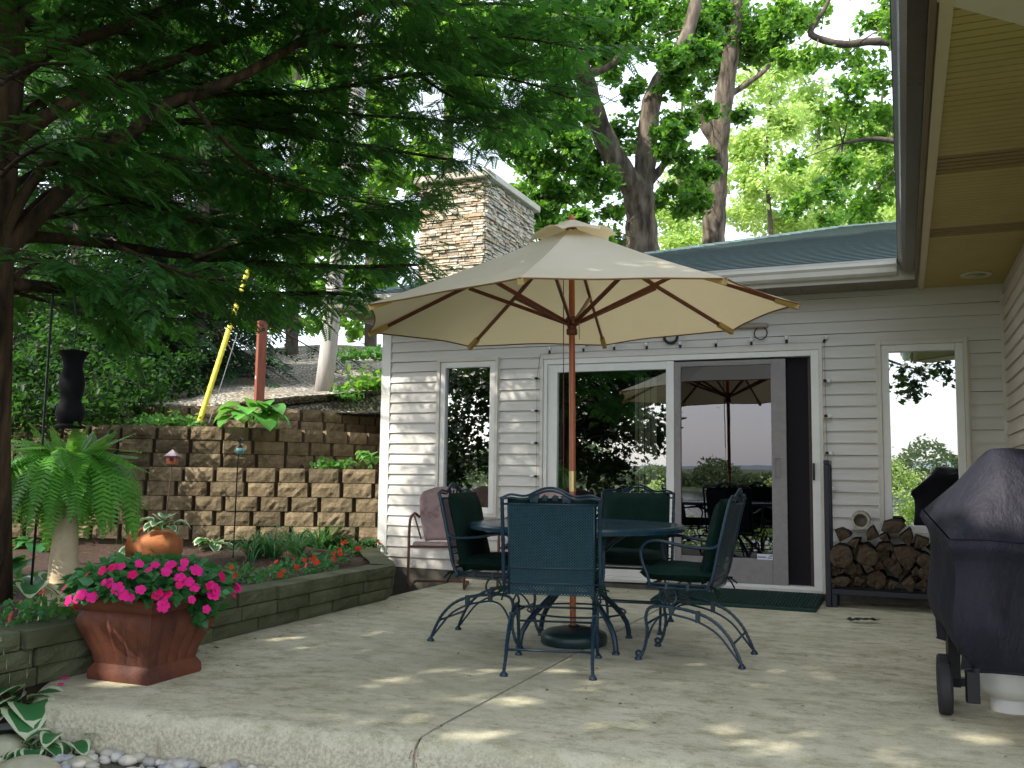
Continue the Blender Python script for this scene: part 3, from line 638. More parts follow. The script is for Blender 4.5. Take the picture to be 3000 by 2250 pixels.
# ================================================================= PARASOL
UX, UY = -1.885, 5.545
um = thing('patio_umbrella', 'large beige canvas parasol with red-brown wooden pole and ribs over the table', 'umbrella', (UX, UY, 0))
um.rotation_euler = (math.radians(-.4), math.radians(-.75), 0)
R_, RZ, PH = 1.378, 2.012, math.radians(30.78 - 112.5)
tilt = lambda x, y: .022 * x + .028 * y
def rim(k, f=1.0): a = PH + k * PI / 4; return Vector((R_ * f * math.cos(a), R_ * f * math.sin(a), 0))
def canopy_z(r): t = r / R_; return RZ - .008 + .59 * (1 - t) - .014 * math.sin(PI * min(t, 1)) 
mb = MB(); NR, NS = 12, 8
for k in range(8):
    rows = []
    for i in range(NR + 1):
        t = lerp(.03, 1, i / NR); row = []
        for j in range(NS + 1):
            s = j / NS; w = math.sin(PI * s)
            p = rim(k).lerp(rim(k + 1), s) * t; p = p * (1 - .034 * w * t ** 4)
            r = t * (1 - .012 * w * t ** 4) * R_
            z = canopy_z(r) - .018 * w * math.sin(PI * t) * 1.3 + tilt(p.x, p.y) + .004 * math.sin(7 * s + k * 2 + t * 9) * w * t
            row.append((p.x, p.y, z))
        rows.append(row)
    mb.sheet(rows)
bm_weld = mb
cano = mb.build('canopy', mt['canvas'], um, world=False, smooth=True, fix=False, auto=25)
mb = MB()      # piping along the hem
for k in range(8):
    pts = []
    for j in range(13):
        s = j / 12; w = math.sin(PI * s); p = rim(k).lerp(rim(k + 1), s) * (1 - .034 * w); r = (1 - .012 * w) * R_
        pts.append((p.x, p.y, canopy_z(r) + tilt(p.x, p.y) + .004 * math.sin(7 * s + k * 2 + 9) * w - .003))
    mb.tube(pts, .005, 5)
mb.build('hem', M('hem_binding', (.22, .11, .04), rough=.8), cano, world=False)
mb = MB()      # raised vent cap with gathered lower edge
for k in range(8):
    rows = []
    for i in range(6):
        t = lerp(.03, .215, i / 5) * 1.0; row = []
        for j in range(7):
            s = j / 6; w = math.sin(PI * s); p = rim(k).lerp(rim(k + 1), s) * t
            z = canopy_z(0) + .055 - .135 * (t / .215) ** 1.1 + .05 * w * (t / .215) ** 3 * (1 if k % 2 else .5) + tilt(p.x, p.y); row.append((p.x * (1 - .1 * w * t / .215), p.y * (1 - .1 * w * t / .215), z))
        rows.append(row)
    mb.sheet(rows)
mb.build('vent_cap', mt['canvas'], cano, world=False, smooth=True, fix=False, auto=30)
HUBZ = 1.985
for k in range(8):
    a = PH + k * PI / 4; d = Vector((math.cos(a), math.sin(a), 0)); sd = Vector((-d.y, d.x, 0))
    def rp(r): return d * r + Vector((0, 0, canopy_z(r) - .022 + tilt(d.x * r, d.y * r)))
    def bar(mb, p, q, w, h):
        t = (q - p).normalized(); u_ = sd.cross(t).normalized()
        V = [p + sd * w * a_ + u_ * h * b_ for a_, b_ in ((-1, -1), (1, -1), (1, 1), (-1, 1))] + [q + sd * w * a_ + u_ * h * b_ for a_, b_ in ((-1, -1), (1, -1), (1, 1), (-1, 1))]
        mb.add(V, [(0, 1, 2, 3), (7, 6, 5, 4), (0, 4, 5, 1), (1, 5, 6, 2), (2, 6, 7, 3), (3, 7, 4, 0)])
    m1 = MB(); bar(m1, rp(.06), rp(.66), .0095, .013); bar(m1, rp(.66), rp(R_ - .10), .0085, .012); rb = m1.build('rib', mt['redwood'], um, world=False, bevel=.003)
    m1 = MB(); bar(m1, rp(R_ - .14), rp(R_ - .005), .016, .017); m1.build('pocket', mt['pocket'], rb, world=False, bevel=.004)
    m1 = MB(); bar(m1, Vector((0, 0, HUBZ - .01)) + d * .035, rp(.68) - Vector((0, 0, .018)), .009, .012); m1.build('strut', mt['redwood'], um, world=False, bevel=.003)
mb = MB(); mb.lathe([(.0195, 1.03), (.0195, 2.0), (.018, 2.5)], 20); mb.build('pole', mt['redwood_pole'], um, world=False, smooth=True, auto=40)
mb = MB(); mb.lathe([(.0195, .28), (.0195, .80), (.0195, .93)], 20); mb.build('lower_pole', mt['redwood_pole'], um, world=False, smooth=True, auto=40)
mb = MB(); mb.lathe([(.0192, .06), (.0192, .28)], 20); mb.build('foot_pole', mt['redwood_pole'], um, world=False, smooth=True, auto=40)
mb = MB(); mb.lathe([(.0215, .92), (.0215, 1.045)], 20); mb.build('joint_sleeve', mt['brass'], um, world=False, smooth=True, auto=40)
mb = MB(); mb.lathe([(.03, HUBZ - .085), (.035, HUBZ - .08), (.035, HUBZ - .05), (.029, HUBZ - .045), (.029, HUBZ - .03), (.043, HUBZ - .02), (.046, HUBZ + .01), (.034, HUBZ + .03)], 20); mb.build('runner_hub', mt['redwood'], um, world=False, smooth=True, auto=35)
mb = MB(); mb.lathe([(.03, canopy_z(0) - .05), (.05, canopy_z(0) - .03), (.03, canopy_z(0) + .0)], 16); mb.build('crown_hub', mt['redwood'], um, world=False, smooth=True)
mb = MB(); mb.lathe([(.012, 2.61), (.022, 2.62), (.013, 2.63), (.025, 2.645), (.021, 2.665), (.004, 2.675)], 16); mb.build('finial', mt['redwood_pole'], um, world=False, smooth=True)
mb = MB(); mb.tube([(-.045, -.03, 2.43), (-.046, -.03, 2.0), (-.045, -.03, 1.3), (-.05, -.032, .95)], .0025, 5); mb.tube([(-.052, -.01, 2.43), (-.05, -.012, 2.0), (-.05, -.03, 1.35)], .0025, 5); mb.build('pull_cord', M('brown_cord', (.12, .035, .03)), um, world=False)
mb = MB()
for i in range(9): mb.lathe([(.003, -.004), (.006, 0), (.003, .004)], 8, (.055, -.02, 1.86 + i * .012 + .01))
mb.build('pin_chain', mt['brass'], um, world=False)
mb = MB(); mb.lathe([(.195, .0), (.203, .012), (.203, .05), (.195, .066), (.17, .08), (.09, .098), (.04, .103), (.032, .112), (.026, .112), (.024, .07)], 48, (UX + .005, UY, .001))
tag(mb.build('umbrella_base', mt['basegreen'], smooth=True, auto=35), 'round dark green parasol base under the patio table', 'umbrella base')

# ================================================================= TABLE
TX, TY = -1.87, 5.56
tb = thing('patio_table', 'round blue-green metal patio table with the parasol pole through its middle', 'table', (TX, TY, 0))
mb = MB(); prof = [(.025, .708), (.55, .708), (.63, .706), (.652, .690), (.660, .692), (.662, .712), (.655, .724), (.645, .726), (.63, .722), (.025, .722)]
mb.lathe(prof, 64); mb.f = mb.f[:-2]; n = 64; mb.f += [((len(prof) - 1) * n + j, (len(prof) - 1) * n + (j + 1) % n, (j + 1) % n, j) for j in range(n)]
mb.build('tabletop', mt['tabletop'], tb, world=False, smooth=True, auto=35)
mb = MB(); mb.lathe([(.05, .36), (.055, .37), (.055, .42), (.05, .43), (.023, .43), (.023, .36)], 20); mb.build('lower_collar', mt['iron'], tb, world=False, smooth=True, auto=35); mb = MB(); mb.lathe([(.05, .63), (.06, .64), (.06, .706), (.024, .706), (.024, .63)], 20); mb.build('upper_collar', mt['iron'], tb, world=False, smooth=True, auto=35)
for k in range(4):
    a = math.radians(45 + 90 * k + 8); d = Vector((math.cos(a), math.sin(a), 0)); P = lambda r, z: d * r + Vector((0, 0, z))
    mb = MB(); pts = [P(.05, .395), P(.12, .345), P(.2, .28), P(.28, .215), P(.345, .155), P(.385, .10), P(.40, .045), P(.402, .008)]
    sm = [];
    mb.tube(pts, .0165, 10); mb.lathe([(.024, .0), (.024, .01), (.015, .02)], 12, tuple(P(.402, 0)))
    pts = [P(.05, .40), P(.1, .46), P(.17, .52), P(.28, .60), P(.40, .66), P(.5, .703)]; mb.tube(pts, .0125, 8)
    mb.build('leg', mt['iron'], tb, world=False, smooth=True, auto=50)
mb = MB(); mb.tube([(.30 * math.cos(a), .30 * math.sin(a), .198) for a in [2 * PI * i / 40 for i in range(40)]], .006, 6, closed=True); mb.build('leg_ring', mt['iron'], tb, world=False, smooth=True)

# ================================================================= CHAIRS (local frame: looks towards +y, back feet at y=-.28)
def bez(pts, n=6):
    """smooth curve through the points"""
    P = [Vector(p) for p in pts]; out = []
    for i in range(len(P) - 1):
        a = P[max(i - 1, 0)]; b = P[i]; c = P[i + 1]; d = P[min(i + 2, len(P) - 1)]
        for k in range(n):
            t = k / n; out.append(.5 * ((2 * b) + (c - a) * t + (2 * a - 5 * b + 4 * c - d) * t * t + (3 * b - a - 3 * c + d) * t ** 3))
    out.append(P[-1]); return out
BH = lambda z: -.125 - .115 * (z - .42) / .5 * (.85 + .3 * (z - .42))      # y of the back plane at height z
def twisted(mb, pts, r):
    mb.tube(pts, [r * (1 + .22 * (i % 2)) for i in range(len(pts))], 7)
def make_chair():
    c = thing('rocking_chair', 'x', 'chair', (0, 0, 0), 0, 'blue-green wrought iron patio chairs')
    W = .255
    for s in (-1, 1):
        x = .222 * s
        mb = MB()     # rear leg: bowed double rail
        twisted(mb, bez([(x, .10, .300), (x, -.02, .282), (x, -.13, .240), (x, -.21, .165), (x, -.255, .085), (x * 1.02, -.282, .02)], 7), .0085)
        mb.tube(bez([(x, .10, .262), (x, -.04, .232), (x, -.15, .175), (x, -.225, .09), (x * 1.02, -.272, .03)], 5), .0065, 6)
        mb.lathe([(.021, 0), (.022, .008), (.014, .018), (.009, .026)], 10, (x * 1.02, -.284, 0)); mb.bx(x - .012, x + .012, -.06, -.036, .225, .287)
        mb.build('leg', mt['iron'], c, world=False, smooth=True, auto=45)
        mb = MB()     # front leg: S curve with a scroll
        twisted(mb, bez([(x, .10, .300), (x, .17, .302), (x, .225, .285), (x, .243, .235), (x, .235, .165), (x, .245, .09), (x, .262, .04), (x * 1.02, .278, .018)], 6), .0085)
        mb.tube(bez([(x, .10, .262), (x, .16, .245), (x, .205, .19), (x, .232, .12)], 5), .006, 6)
        mb.lathe([(.021, 0), (.022, .008), (.014, .018), (.009, .026)], 10, (x * 1.02, .285, 0)); mb.tube([(x, .285 + .014 * math.cos(a), .034 + .014 * math.sin(a)) for a in [2 * PI * i / 10 for i in range(10)]], .008, 6, closed=True); mb.bx(x - .012, x + .012, .085, .109, .255, .31)
        mb.build('leg', mt['iron'], c, world=False, smooth=True, auto=45)
        mb = MB(); mb.tube([(x + .012 * s * math.sin(a * 2), .118 + .048 * math.cos(a), .352 + .048 * math.sin(a)) for a in [2 * PI * i / 22 for i in range(22)]], .0065, 6, closed=True); mb.build('spring', mt['iron'], c, world=False, smooth=True)
        mb = MB(); xa = W * s
        twisted(mb, bez([(xa, BH(.655) - .0, .655), (xa, -.12, .632), (xa, .02, .640), (xa, .15, .663), (xa, .225, .655), (xa, .262, .61), (xa, .255, .545), (xa, .225, .47), (xa * .97, .215, .405)], 6), .0085)
        mb.build('armrest', mt['iron'], c, world=False, smooth=True)
    mb = MB(); yb, yf = -.115, .235
    for x in (-.245, .245):
        for z in (.405, .428): mb.tube([(x, yb, z), (x, yf, z)], .006, 6)
        for y in (yb, .0, .12): mb.bx(x - .009, x + .009, y - .008, y + .008, .398, .434)
    mb.tube([(-.245, yf, .41), (.245, yf, .41)], .0075, 8); mb.tube([(-.245, yb, .405), (.245, yb, .405)], .0075, 8); mb.build('seat_frame', mt['iron'], c, world=False, smooth=True, auto=45)
    for ys, zs in ((-.238, .125), (.238, .20), (.10, .298)): mb = MB(); mb.tube([(-.222, ys, zs), (.222, ys, zs)], .0065, 6); mb.build('stretcher', mt['iron'], c, world=False, smooth=True)
    mb = MB()     # back frame
    for s in (-1, 1): twisted(mb, bez([(W * s, BH(.40) + .02, .405), (W * s, BH(.48), .48), (W * s, BH(.62), .62), (W * s, BH(.78), .78), (W * s, BH(.905), .905)], 8), .0095)
    for z in (.452, .532, .868): mb.tube([(-W, BH(z), z), (W, BH(z), z)], .0065, 6)
    for s in (-1, 1): mb.tube([(W * .88 * s, BH(.39), .39), (W * .88 * s, BH(.868) , .868)], .005, 6)
    mb.build('back_frame', mt['iron'], c, world=False, smooth=True)
    mb = MB(); cz = lambda z: BH(z)
    for off in (0, .016): mb.tube(bez([(-W, cz(.9), .9 - off * .4), (-W * .82, cz(.915), .918 - off), (-W * .5, cz(.91), .912 - off), (-W * .2, cz(.945), .945 - off), (0, cz(.955), .955 - off), (W * .2, cz(.945), .945 - off), (W * .5, cz(.91), .912 - off), (W * .82, cz(.915), .918 - off), (W, cz(.9), .9 - off * .4)], 5), .007, 6)
    for x, r in ((-.085, .036), (-.03, .022), (.025, .022), (.085, .036)):      # grape leaves under the crest
        k = 11; z0 = .902; V = [(x, BH(z0) - .004, z0)] + [(x + r * (1.0 if i % 2 else .68) * math.cos(2 * PI * i / k), BH(z0) + .003, z0 + r * .9 * (1.0 if i % 2 else .68) * math.sin(2 * PI * i / k)) for i in range(k)]
        mb.add(V, [(0, i + 1, (i + 1) % k + 1) for i in range(k)])
    mb.build('crest', mt['iron'], c, world=False, smooth=True, auto=40)
    def lattice(P, w0, w1, nx, ny, r=.0022):
        mb = MB()
        for j in range(ny + 1):
            for i in range(nx):
                for a, b in (((i, j), (i + 1, j + 1)), ((i, j + 1), (i + 1, j))):
                    if max(a[1], b[1]) > ny: continue
                    p = Vector(P(lerp(w0, w1, a[0] / nx), a[1] / ny)); q = Vector(P(lerp(w0, w1, b[0] / nx), b[1] / ny))
                    nrm = Vector(P(w0, .5)) - Vector(P(w1, .5)); t = (q - p).normalized(); up = (Vector(P(0, 1)) - Vector(P(0, 0))).normalized(); f = nrm.normalized().cross(up); s = t.cross(f).normalized() * r
                    mb.add([p - s, q - s, q + s, p + s], [(0, 1, 2, 3)])
        return mb
    lattice(lambda x, t: (x, BH(.39 + .478 * t) - .004, .39 + .478 * t), -W * .88, W * .88, 26, 34, .003).build('back_mesh', mt['iron_mesh'], c, world=False, fix=False)
    lattice(lambda x, t: (x, lerp(yb, yf, t), .412), -.24, .24, 24, 20).build('seat_mesh', mt['iron'], c, world=False, fix=False)
    def pillow(P, nx=14, ny=14, th=.05):
        mb = MB()
        for sg in (1, -1):
            rows = []
            for j in range(ny + 1):
                row = []
                for i in range(nx + 1):
                    a, b = i / nx * 2 - 1, j / ny * 2 - 1; e = ((1 - abs(a) ** 5) * (1 - abs(b) ** 5)) ** .45
                    row.append(P(a, b, sg * th * (.0 + e) + .003 * math.sin(a * 9 + b * 4)))
                rows.append(row)
            mb.sheet(rows)
        return mb
    pillow(lambda a, b, o: (.238 * a, lerp(-.13, .285, (b + 1) / 2), .478 + o), th=.045).build('seat_cushion', mt['cushion'], c, world=False, smooth=True)
    bc = pillow(lambda a, b, o: (.235 * a, BH(.43 + .47 * (b + 1) / 2) + .055 + o, .43 + .47 * (b + 1) / 2), th=.04).build('back_cushion', mt['cushion'], c, world=False, smooth=True)
    for s in (-1, 1):
        mb = MB()
        for k, (dx, dy, dz) in enumerate(((.06, -.03, .0), (.045, -.06, -.03), (.02, -.05, -.06))): mb.tube(bez([(.24 * s, -.12, .425), (.24 * s + dx * .5 * s, -.12 + dy * .5, .43 + dz * .3), (.24 * s + dx * s, -.12 + dy, .425 + dz)], 3), .005, 5)
        mb.build('tie', mt['cushion'], bc, world=False, smooth=True)
    return c
ch0 = make_chair()
CH = [((-1.757, 4.845, 0), math.radians(14.5), 'green cushioned iron chair with its mesh back towards the viewer, in front of the table'),
      ((-1.11, 5.465, 0), math.radians(90), 'green cushioned iron chair right of the table, seen from its side beside the screen door'),
      ((-2.43, 5.48, 0), math.radians(-86), 'green cushioned iron chair left of the table, in front of the rusty metal chair'),
      ((-1.735, 6.36, 0), math.radians(186), 'green cushioned iron chair behind the table, facing the viewer')]
for i, (l, r, lb) in enumerate(CH):
    if i == 0: ch0.location = l; ch0.rotation_euler = (0, 0, r); ch0['label'] = lb
    else: dup(ch0, l, r, lb)

# rusty shell-back lawn chairs by the wall
def make_lawn():
    c = thing('lawn_chair', 'x', 'lawn chair', (0, 0, 0), 0, 'rusty shell back metal chairs')
    mb = MB(); rows = []
    for j in range(15):
        t = j / 14; z = .40 + .50 * t; hw = .15 + .085 * math.sin(PI * min(t * .62 + .02, 1)) if t < .8 else .235 * math.sqrt(max(0, 1 - ((t - .8) / .215) ** 2.4))
        row = []
        for i in range(17):
            a = i / 16 * 2 - 1; rib = .009 * max(0, math.cos(a * PI * 2.5)) * math.sin(PI * min(1, t * 1.1)); row.append((a * hw, -.16 - .14 * t - .02 * (1 - a * a) + rib, z + .012 * (1 - a * a)))
        rows.append(row)
    mb.sheet(rows); mb.build('backrest', mt['rust'], c, world=False, smooth=True, solid=.004, fix=False)
    mb = MB(); rows = []
    for j in range(9):
        t = j / 8; row = []
        for i in range(13):
            a = i / 12 * 2 - 1; row.append((a * (.20 + .03 * t), -.17 + .42 * t, .395 - .03 * math.sin(PI * t) * (1 - a * a) + .0 - .035 * max(0, t - .85) / .15 + .03 * t))
        rows.append(row)
    mb.sheet(rows); mb.build('seat', mt['rust'], c, world=False, smooth=True, solid=.005, fix=False)
    for s in (-1, 1):
        x = .265 * s; mb = MB()
        mb.tube(bez([(x * .85, -.24, .62), (x, -.2, .655), (x, -.05, .655), (x, .10, .64), (x, .2, .60), (x, .235, .50), (x, .24, .3), (x, .25, .08), (x, .22, .02), (x, .1, .012), (x, -.2, .012), (x, -.26, .02)], 5), .0135, 8)
        mb.build('arm_tube', mt['rusttube'], c, world=False, smooth=True)
    mb = MB(); mb.tube(bez([(-.265, -.26, .02), (-.2, -.28, .02), (0, -.285, .02), (.2, -.28, .02), (.265, -.26, .02)], 4), .0125, 8); mb.tube([(-.262, .235, .38), (.262, .235, .38)], .011, 8); mb.tube([(-.262, -.15, .37), (.262, -.15, .37)], .011, 8)
    mb.tube([(-.262, -.1, .64), (-.2, -.17, .42)], .008, 6); mb.tube([(.262, -.1, .64), (.2, -.17, .42)], .008, 6); mb.build('base_tube', mt['rusttube'], c, world=False, smooth=True)
    return c
lw = make_lawn(); lw.scale = (.93, .93, .98); lw.location = (-3.90, 7.70, 0); lw.rotation_euler = (0, 0, math.radians(201)); lw['label'] = 'rusty pink metal shell chair standing by the left window'
dup(lw, (-3.02, 7.84, 0), math.radians(172), 'rusty metal shell chair mostly hidden behind the nearest green chair')
def gnd(px, py, z):
    d = at(px, py, 1) - Vector(CAMP); t = (z - CAMP[2]) / d.z; return Vector(CAMP) + d * t
def onY(px, py, Y):
    d = at(px, py, 1) - Vector(CAMP); return Vector(CAMP) + d * (Y / d.y)
# ---------------------------------------------------------------- leaf instancing
def basis(d, up):
    d = d / np.linalg.norm(d, axis=1, keepdims=True); x = np.cross(d, up); x /= np.maximum(np.linalg.norm(x, axis=1, keepdims=True), 1e-6); z = np.cross(x, d)
    return np.stack([x, d, z], axis=2)           # columns: side, forward, normal
def inst(TV, TF, pos, d, up, scale):
    R = basis(np.asarray(d, float), np.asarray(up, float)); TV = np.asarray(TV, float); TF = np.asarray(TF)
    V = np.einsum('nij,kj->nki', R, TV) * np.asarray(scale, float)[:, None, None] + np.asarray(pos, float)[:, None, :]
    F = TF[None] + (np.arange(len(pos)) * len(TV))[:, None, None]
    return V.reshape(-1, 3), F.reshape(-1, TF.shape[1])
LEAF_V = [(0, 0, 0), (-.26, .28, .05), (-.22, .68, .02), (0, 1, -.1), (.22, .68, .02), (.26, .28, .05)]; LEAF_F = [(0, 1, 2, 3), (0, 3, 4, 5)]
LOBE_V = [(0, 0, 0), (-.34, .12, .06), (-.2, .36, .0), (-.42, .55, .05), (-.17, .66, 0), (0, 1, -.08), (.17, .66, 0), (.42, .55, .05), (.2, .36, 0), (.34, .12, .06)]
LOBE_F = [(0, 1, 2, 8), (0, 2, 8, 9), (2, 3, 4, 8), (8, 4, 6, 7), (4, 5, 6, 6)]
OVAL_V = [(0, 0, 0), (-.3, .25, .06), (-.33, .6, .04), (0, 1, -.06), (.33, .6, .04), (.3, .25, .06)]; OVAL_F = LEAF_F
def rdir(n, flat=1.0):
    v = nr.normal(size=(n, 3)); v[:, 2] *= flat; return v / np.linalg.norm(v, axis=1, keepdims=True)
def leafcloud(pos, size, TV=LEAF_V, TF=LEAF_F, droop=.35, upb=1.0, jitter=.9):
    n = len(pos); d = rdir(n, .6); d[:, 2] -= droop; up = rdir(n) * jitter; up[:, 2] += upb
    return inst(TV, TF, pos, d, up, size * nr.uniform(.65, 1.25, n))
def cat_(parts):
    Vs, Fs, o = [], [], 0
    for V, F in parts: Vs.append(V); Fs.append(F + o); o += len(V)
    return np.concatenate(Vs), np.concatenate(Fs)

# ================================================================= TERRACOTTA PLANTER
pl = thing('planter', 'big square fluted terracotta planter at the patio corner, full of magenta flowers', 'planter', (-3.53, 3.75, 0), math.radians(1))
prof = [(.186, 0, 0), (.190, .012, 0), (.188, .045, 0), (.176, .066, 0), (.168, .078, .3), (.180, .13, 1), (.208, .20, 1), (.229, .255, 1), (.2345, .285, .8), (.228, .312, .4), (.212, .332, 0), (.214, .339, 0), (.232, .343, 0), (.247, .372, 0), (.25, .398, 0), (.243, .405, 0), (.222, .405, 0), (.21, .36, 0)]
mb = MB(); rows = []
for hw, z, fl in prof:
    row = []
    for s in range(4):
        for i in range(25):
            a = i / 25 * 2 - 1; o = hw + fl * (.011 * abs(math.sin(PI * 2.5 * (a + 1))) ** .6 - .009) * (1 if abs(a) < .97 else .3)
            x, y = [(a * hw, -o), (o, a * hw), (-a * hw, o), (-o, -a * hw)][s]; row.append((x, y, z))
    row.append(row[0]); rows.append(row)
mb.sheet(rows); mb.build('pot', mt['terracotta'], pl, world=False, smooth=True, auto=38)
mb = MB(); mb.bx(-.215, .215, -.215, .215, .34, .375); mb.build('soil', mt['mulch'], pl, world=False)
im = thing('impatiens', 'mound of magenta impatiens blossoms over green leaves in the square terracotta planter', 'flowers', (-3.53, 3.75, .38))
n = 1500; th = nr.uniform(0, 2 * PI, n); el = np.arcsin(nr.uniform(-.02, 1, n)); sh = nr.uniform(.62, 1.0, n)
cx = np.cos(th) * np.cos(el) * .40 * sh; cy = np.sin(th) * np.cos(el) * .38 * sh; cz = .04 + np.sin(el) * .155 * sh; cz += .02 * np.sin(cx * 25) * np.cos(cy * 22)
pos = np.stack([cx, cy, cz], 1) + np.array([-3.53, 3.75, .385]); dro = nr.normal(size=(120, 3)) * [.03, .03, .05] + np.array([-3.30, 3.84, .36]); pos = np.concatenate([pos, dro])
out = pos - np.array([-3.53, 3.75, .30]); d = out * [1, 1, .25] + nr.normal(size=out.shape) * .12; d[:, 2] -= .05; up = out + nr.normal(size=out.shape) * .12 + [0, 0, .12]
V, F = inst(OVAL_V, OVAL_F, pos, d, up, nr.uniform(.042, .075, len(pos))); npmesh('foliage', V, F, mt['lf_imp'], im)
def flower_mesh(name, mat, pet=5, r=1.0):
    V = []; F = []
    for k in range(pet):
        a = 2 * PI * k / pet; c, s = math.cos(a), math.sin(a); o = len(V)
        for (q, w, z) in ((.0, 0, 0), (.55, -.5, .12), (1.0, -.32, .05), (1.0, .32, .05), (.55, .5, .12)): V.append(((q * c - w * s) * r, (q * s + w * c) * r, z * r + .02 * (k % 2)))
        F.append(tuple(range(o, o + 5)))
    me = bpy.data.meshes.new(name); me.from_pydata(V, [], F); me.materials.append(mat); return me
mt['pink2'] = leafmat('deep_pink_petals', (.75, .006, .10), (.8, .01, .2), (.8, .02, .15), .3, .6, .2, .2, 8)
fm = flower_mesh('blossom', mt['pink']); fm2 = flower_mesh('blossom_deep', mt['pink2']); fr = flower_mesh('red_blossom', mt['red'])
def put_flowers(parent, me, pts, rs, name='blossom'):
    inv = wm(parent).inverted()
    for p, nrm, r in zip(pts, *[x for x in rs]):
        o = bpy.data.objects.new(name, me); col.objects.link(o); o.parent = parent
        q = Vector(nrm).to_track_quat('Z', 'Y'); o.matrix_basis = inv @ Matrix.LocRotScale(Vector(p), q, Vector((r, r, r)))
FP = [(190, 1722), (200, 1760), (225, 1755), (255, 1684), (270, 1750), (305, 1706), (322, 1708), (330, 1663), (355, 1660), (365, 1745), (385, 1752), (388, 1684), (408, 1652), (412, 1728), (435, 1670), (462, 1742), (480, 1760), (487, 1675), (500, 1655), (492, 1740), (478, 1775), (527, 1692), (533, 1667), (525, 1714), (552, 1705), (570, 1722), (562, 1757), (612, 1718), (632, 1728), (620, 1712), (690, 1716), (682, 1742), (605, 1785), (455, 1655), (540, 1648), (300, 1672), (345, 1725), (240, 1742), (692, 1722), (650, 1690), (575, 1672), (625, 1745)]
pts = []; ns = []; rr = []
for px, py in FP:
    best = None                          # on the side of the mound that faces the steps
    for k in range(60):
        p = at(px, py, 4.05 + k * .015); q = (p - Vector((-3.53, 3.75, .41))); e = (q.x / .42) ** 2 + (q.y / .40) ** 2 + (q.z / .225) ** 2
        if best is None or abs(e - 1.05) < best[0]: best = (abs(e - 1.05), p, q)
        if e < 1.05: best = (0, p, q); break
    pts.append(best[1]); ns.append((best[2].x + rnd.uniform(-.25, .25), best[2].y - .12 + rnd.uniform(-.15, .15), best[2].z + .2 + rnd.uniform(-.1, .15))); rr.append(rnd.uniform(.018, .034))
put_flowers(im, fm, pts[::2] + pts[1::4], (ns[::2] + ns[1::4], rr[::2] + rr[1::4])); put_flowers(im, fm2, pts[3::4], (ns[3::4], rr[3::4]))
for px, py, r in ((45, 2018, .028), (190, 1985, .018), (178, 2003, .016), (212, 1974, .018)):
    g = gnd(px, py, .008); mb = MB(); mb.add([(g.x + r * math.cos(a) * (1 if i % 2 else .8), g.y + r * 1.1 * math.sin(a), .004 + .006 * (i % 2)) for i, a in enumerate([2 * PI * i / 8 for i in range(8)])], [tuple(range(8))])
    tag(mb.build('fallen_petal', mt['pink']), 'loose magenta petal lying on the concrete between planter and steps edge', 'petal', 'fallen magenta petals')

# ================================================================= FERN ON ITS COLUMN
FX, FY = -4.735, 4.31
mb = MB(); mb.lathe([(.108, .2), (.11, .22), (.108, .325), (.1, .34), (.088, .345), (.06, .84), (.075, .86), (.075, .89)], 32, (FX, FY, 0))
tag(mb.build('plant_column', mt['column'], smooth=True, auto=35), 'tapered buff stone column holding up the large fern', 'pedestal')
fe = thing('fern', 'large arching green fern on top of a tapered stone column', 'fern', (FX, FY, .89))
mb = MB(); mb.lathe([(.07, .89), (.12, 1.01), (.125, 1.02), (.11, 1.02)], 20, (FX, FY, 0)); mb.build('pot', mt['black'], fe)
Vs = []; Fs = []
for k in range(230):
    a = rnd.uniform(0, 2 * PI); up = rnd.random() ** 1.5; L = lerp(.86, .32, up ** .8) * rnd.uniform(.42, 1.12); e0 = lerp(.95, 1.5, min(1, up * 1.6)); drop = (e0 + lerp(1.5, -1.1, up ** 1.4)) * rnd.uniform(.92, 1.04); kb = rnd.uniform(.42, .62)
    p = np.array([FX + .07 * math.cos(a), FY + .07 * math.sin(a), 1.0]); seg = 26; e = e0 + .4; tw = rnd.uniform(-1.6, 1.6)
    for i in range(seg):
        t = i / seg; e = e0 - drop * min(1, t / kb) ** .9 - .1 * t; dv = np.array([math.cos(a) * math.cos(e), math.sin(a) * math.cos(e), math.sin(e)]); q = p + dv * L / seg
        sd = np.array([-math.sin(a), math.cos(a), 0]); w = .042 * math.sin(PI * min(1, .12 + t * .9)) ** .7 * (L / .5) + .006
        nn = np.cross(sd, dv)
        for s in (-1, 1):
            tip = p + s * sd * w + dv * w * .35 - np.array([0, 0, w * .3]) + nn * tw * .01; b0 = p; b1 = p + dv * L / seg * .78; o = len(Vs)
            Vs += [b0, b1, tip + dv * .005, tip - dv * .004]; Fs.append((o, o + 1, o + 2, o + 3))
        p = q; a += tw * .022
npmesh('fronds', np.array(Vs), np.array(Fs), mt['lf_fern'], fe)

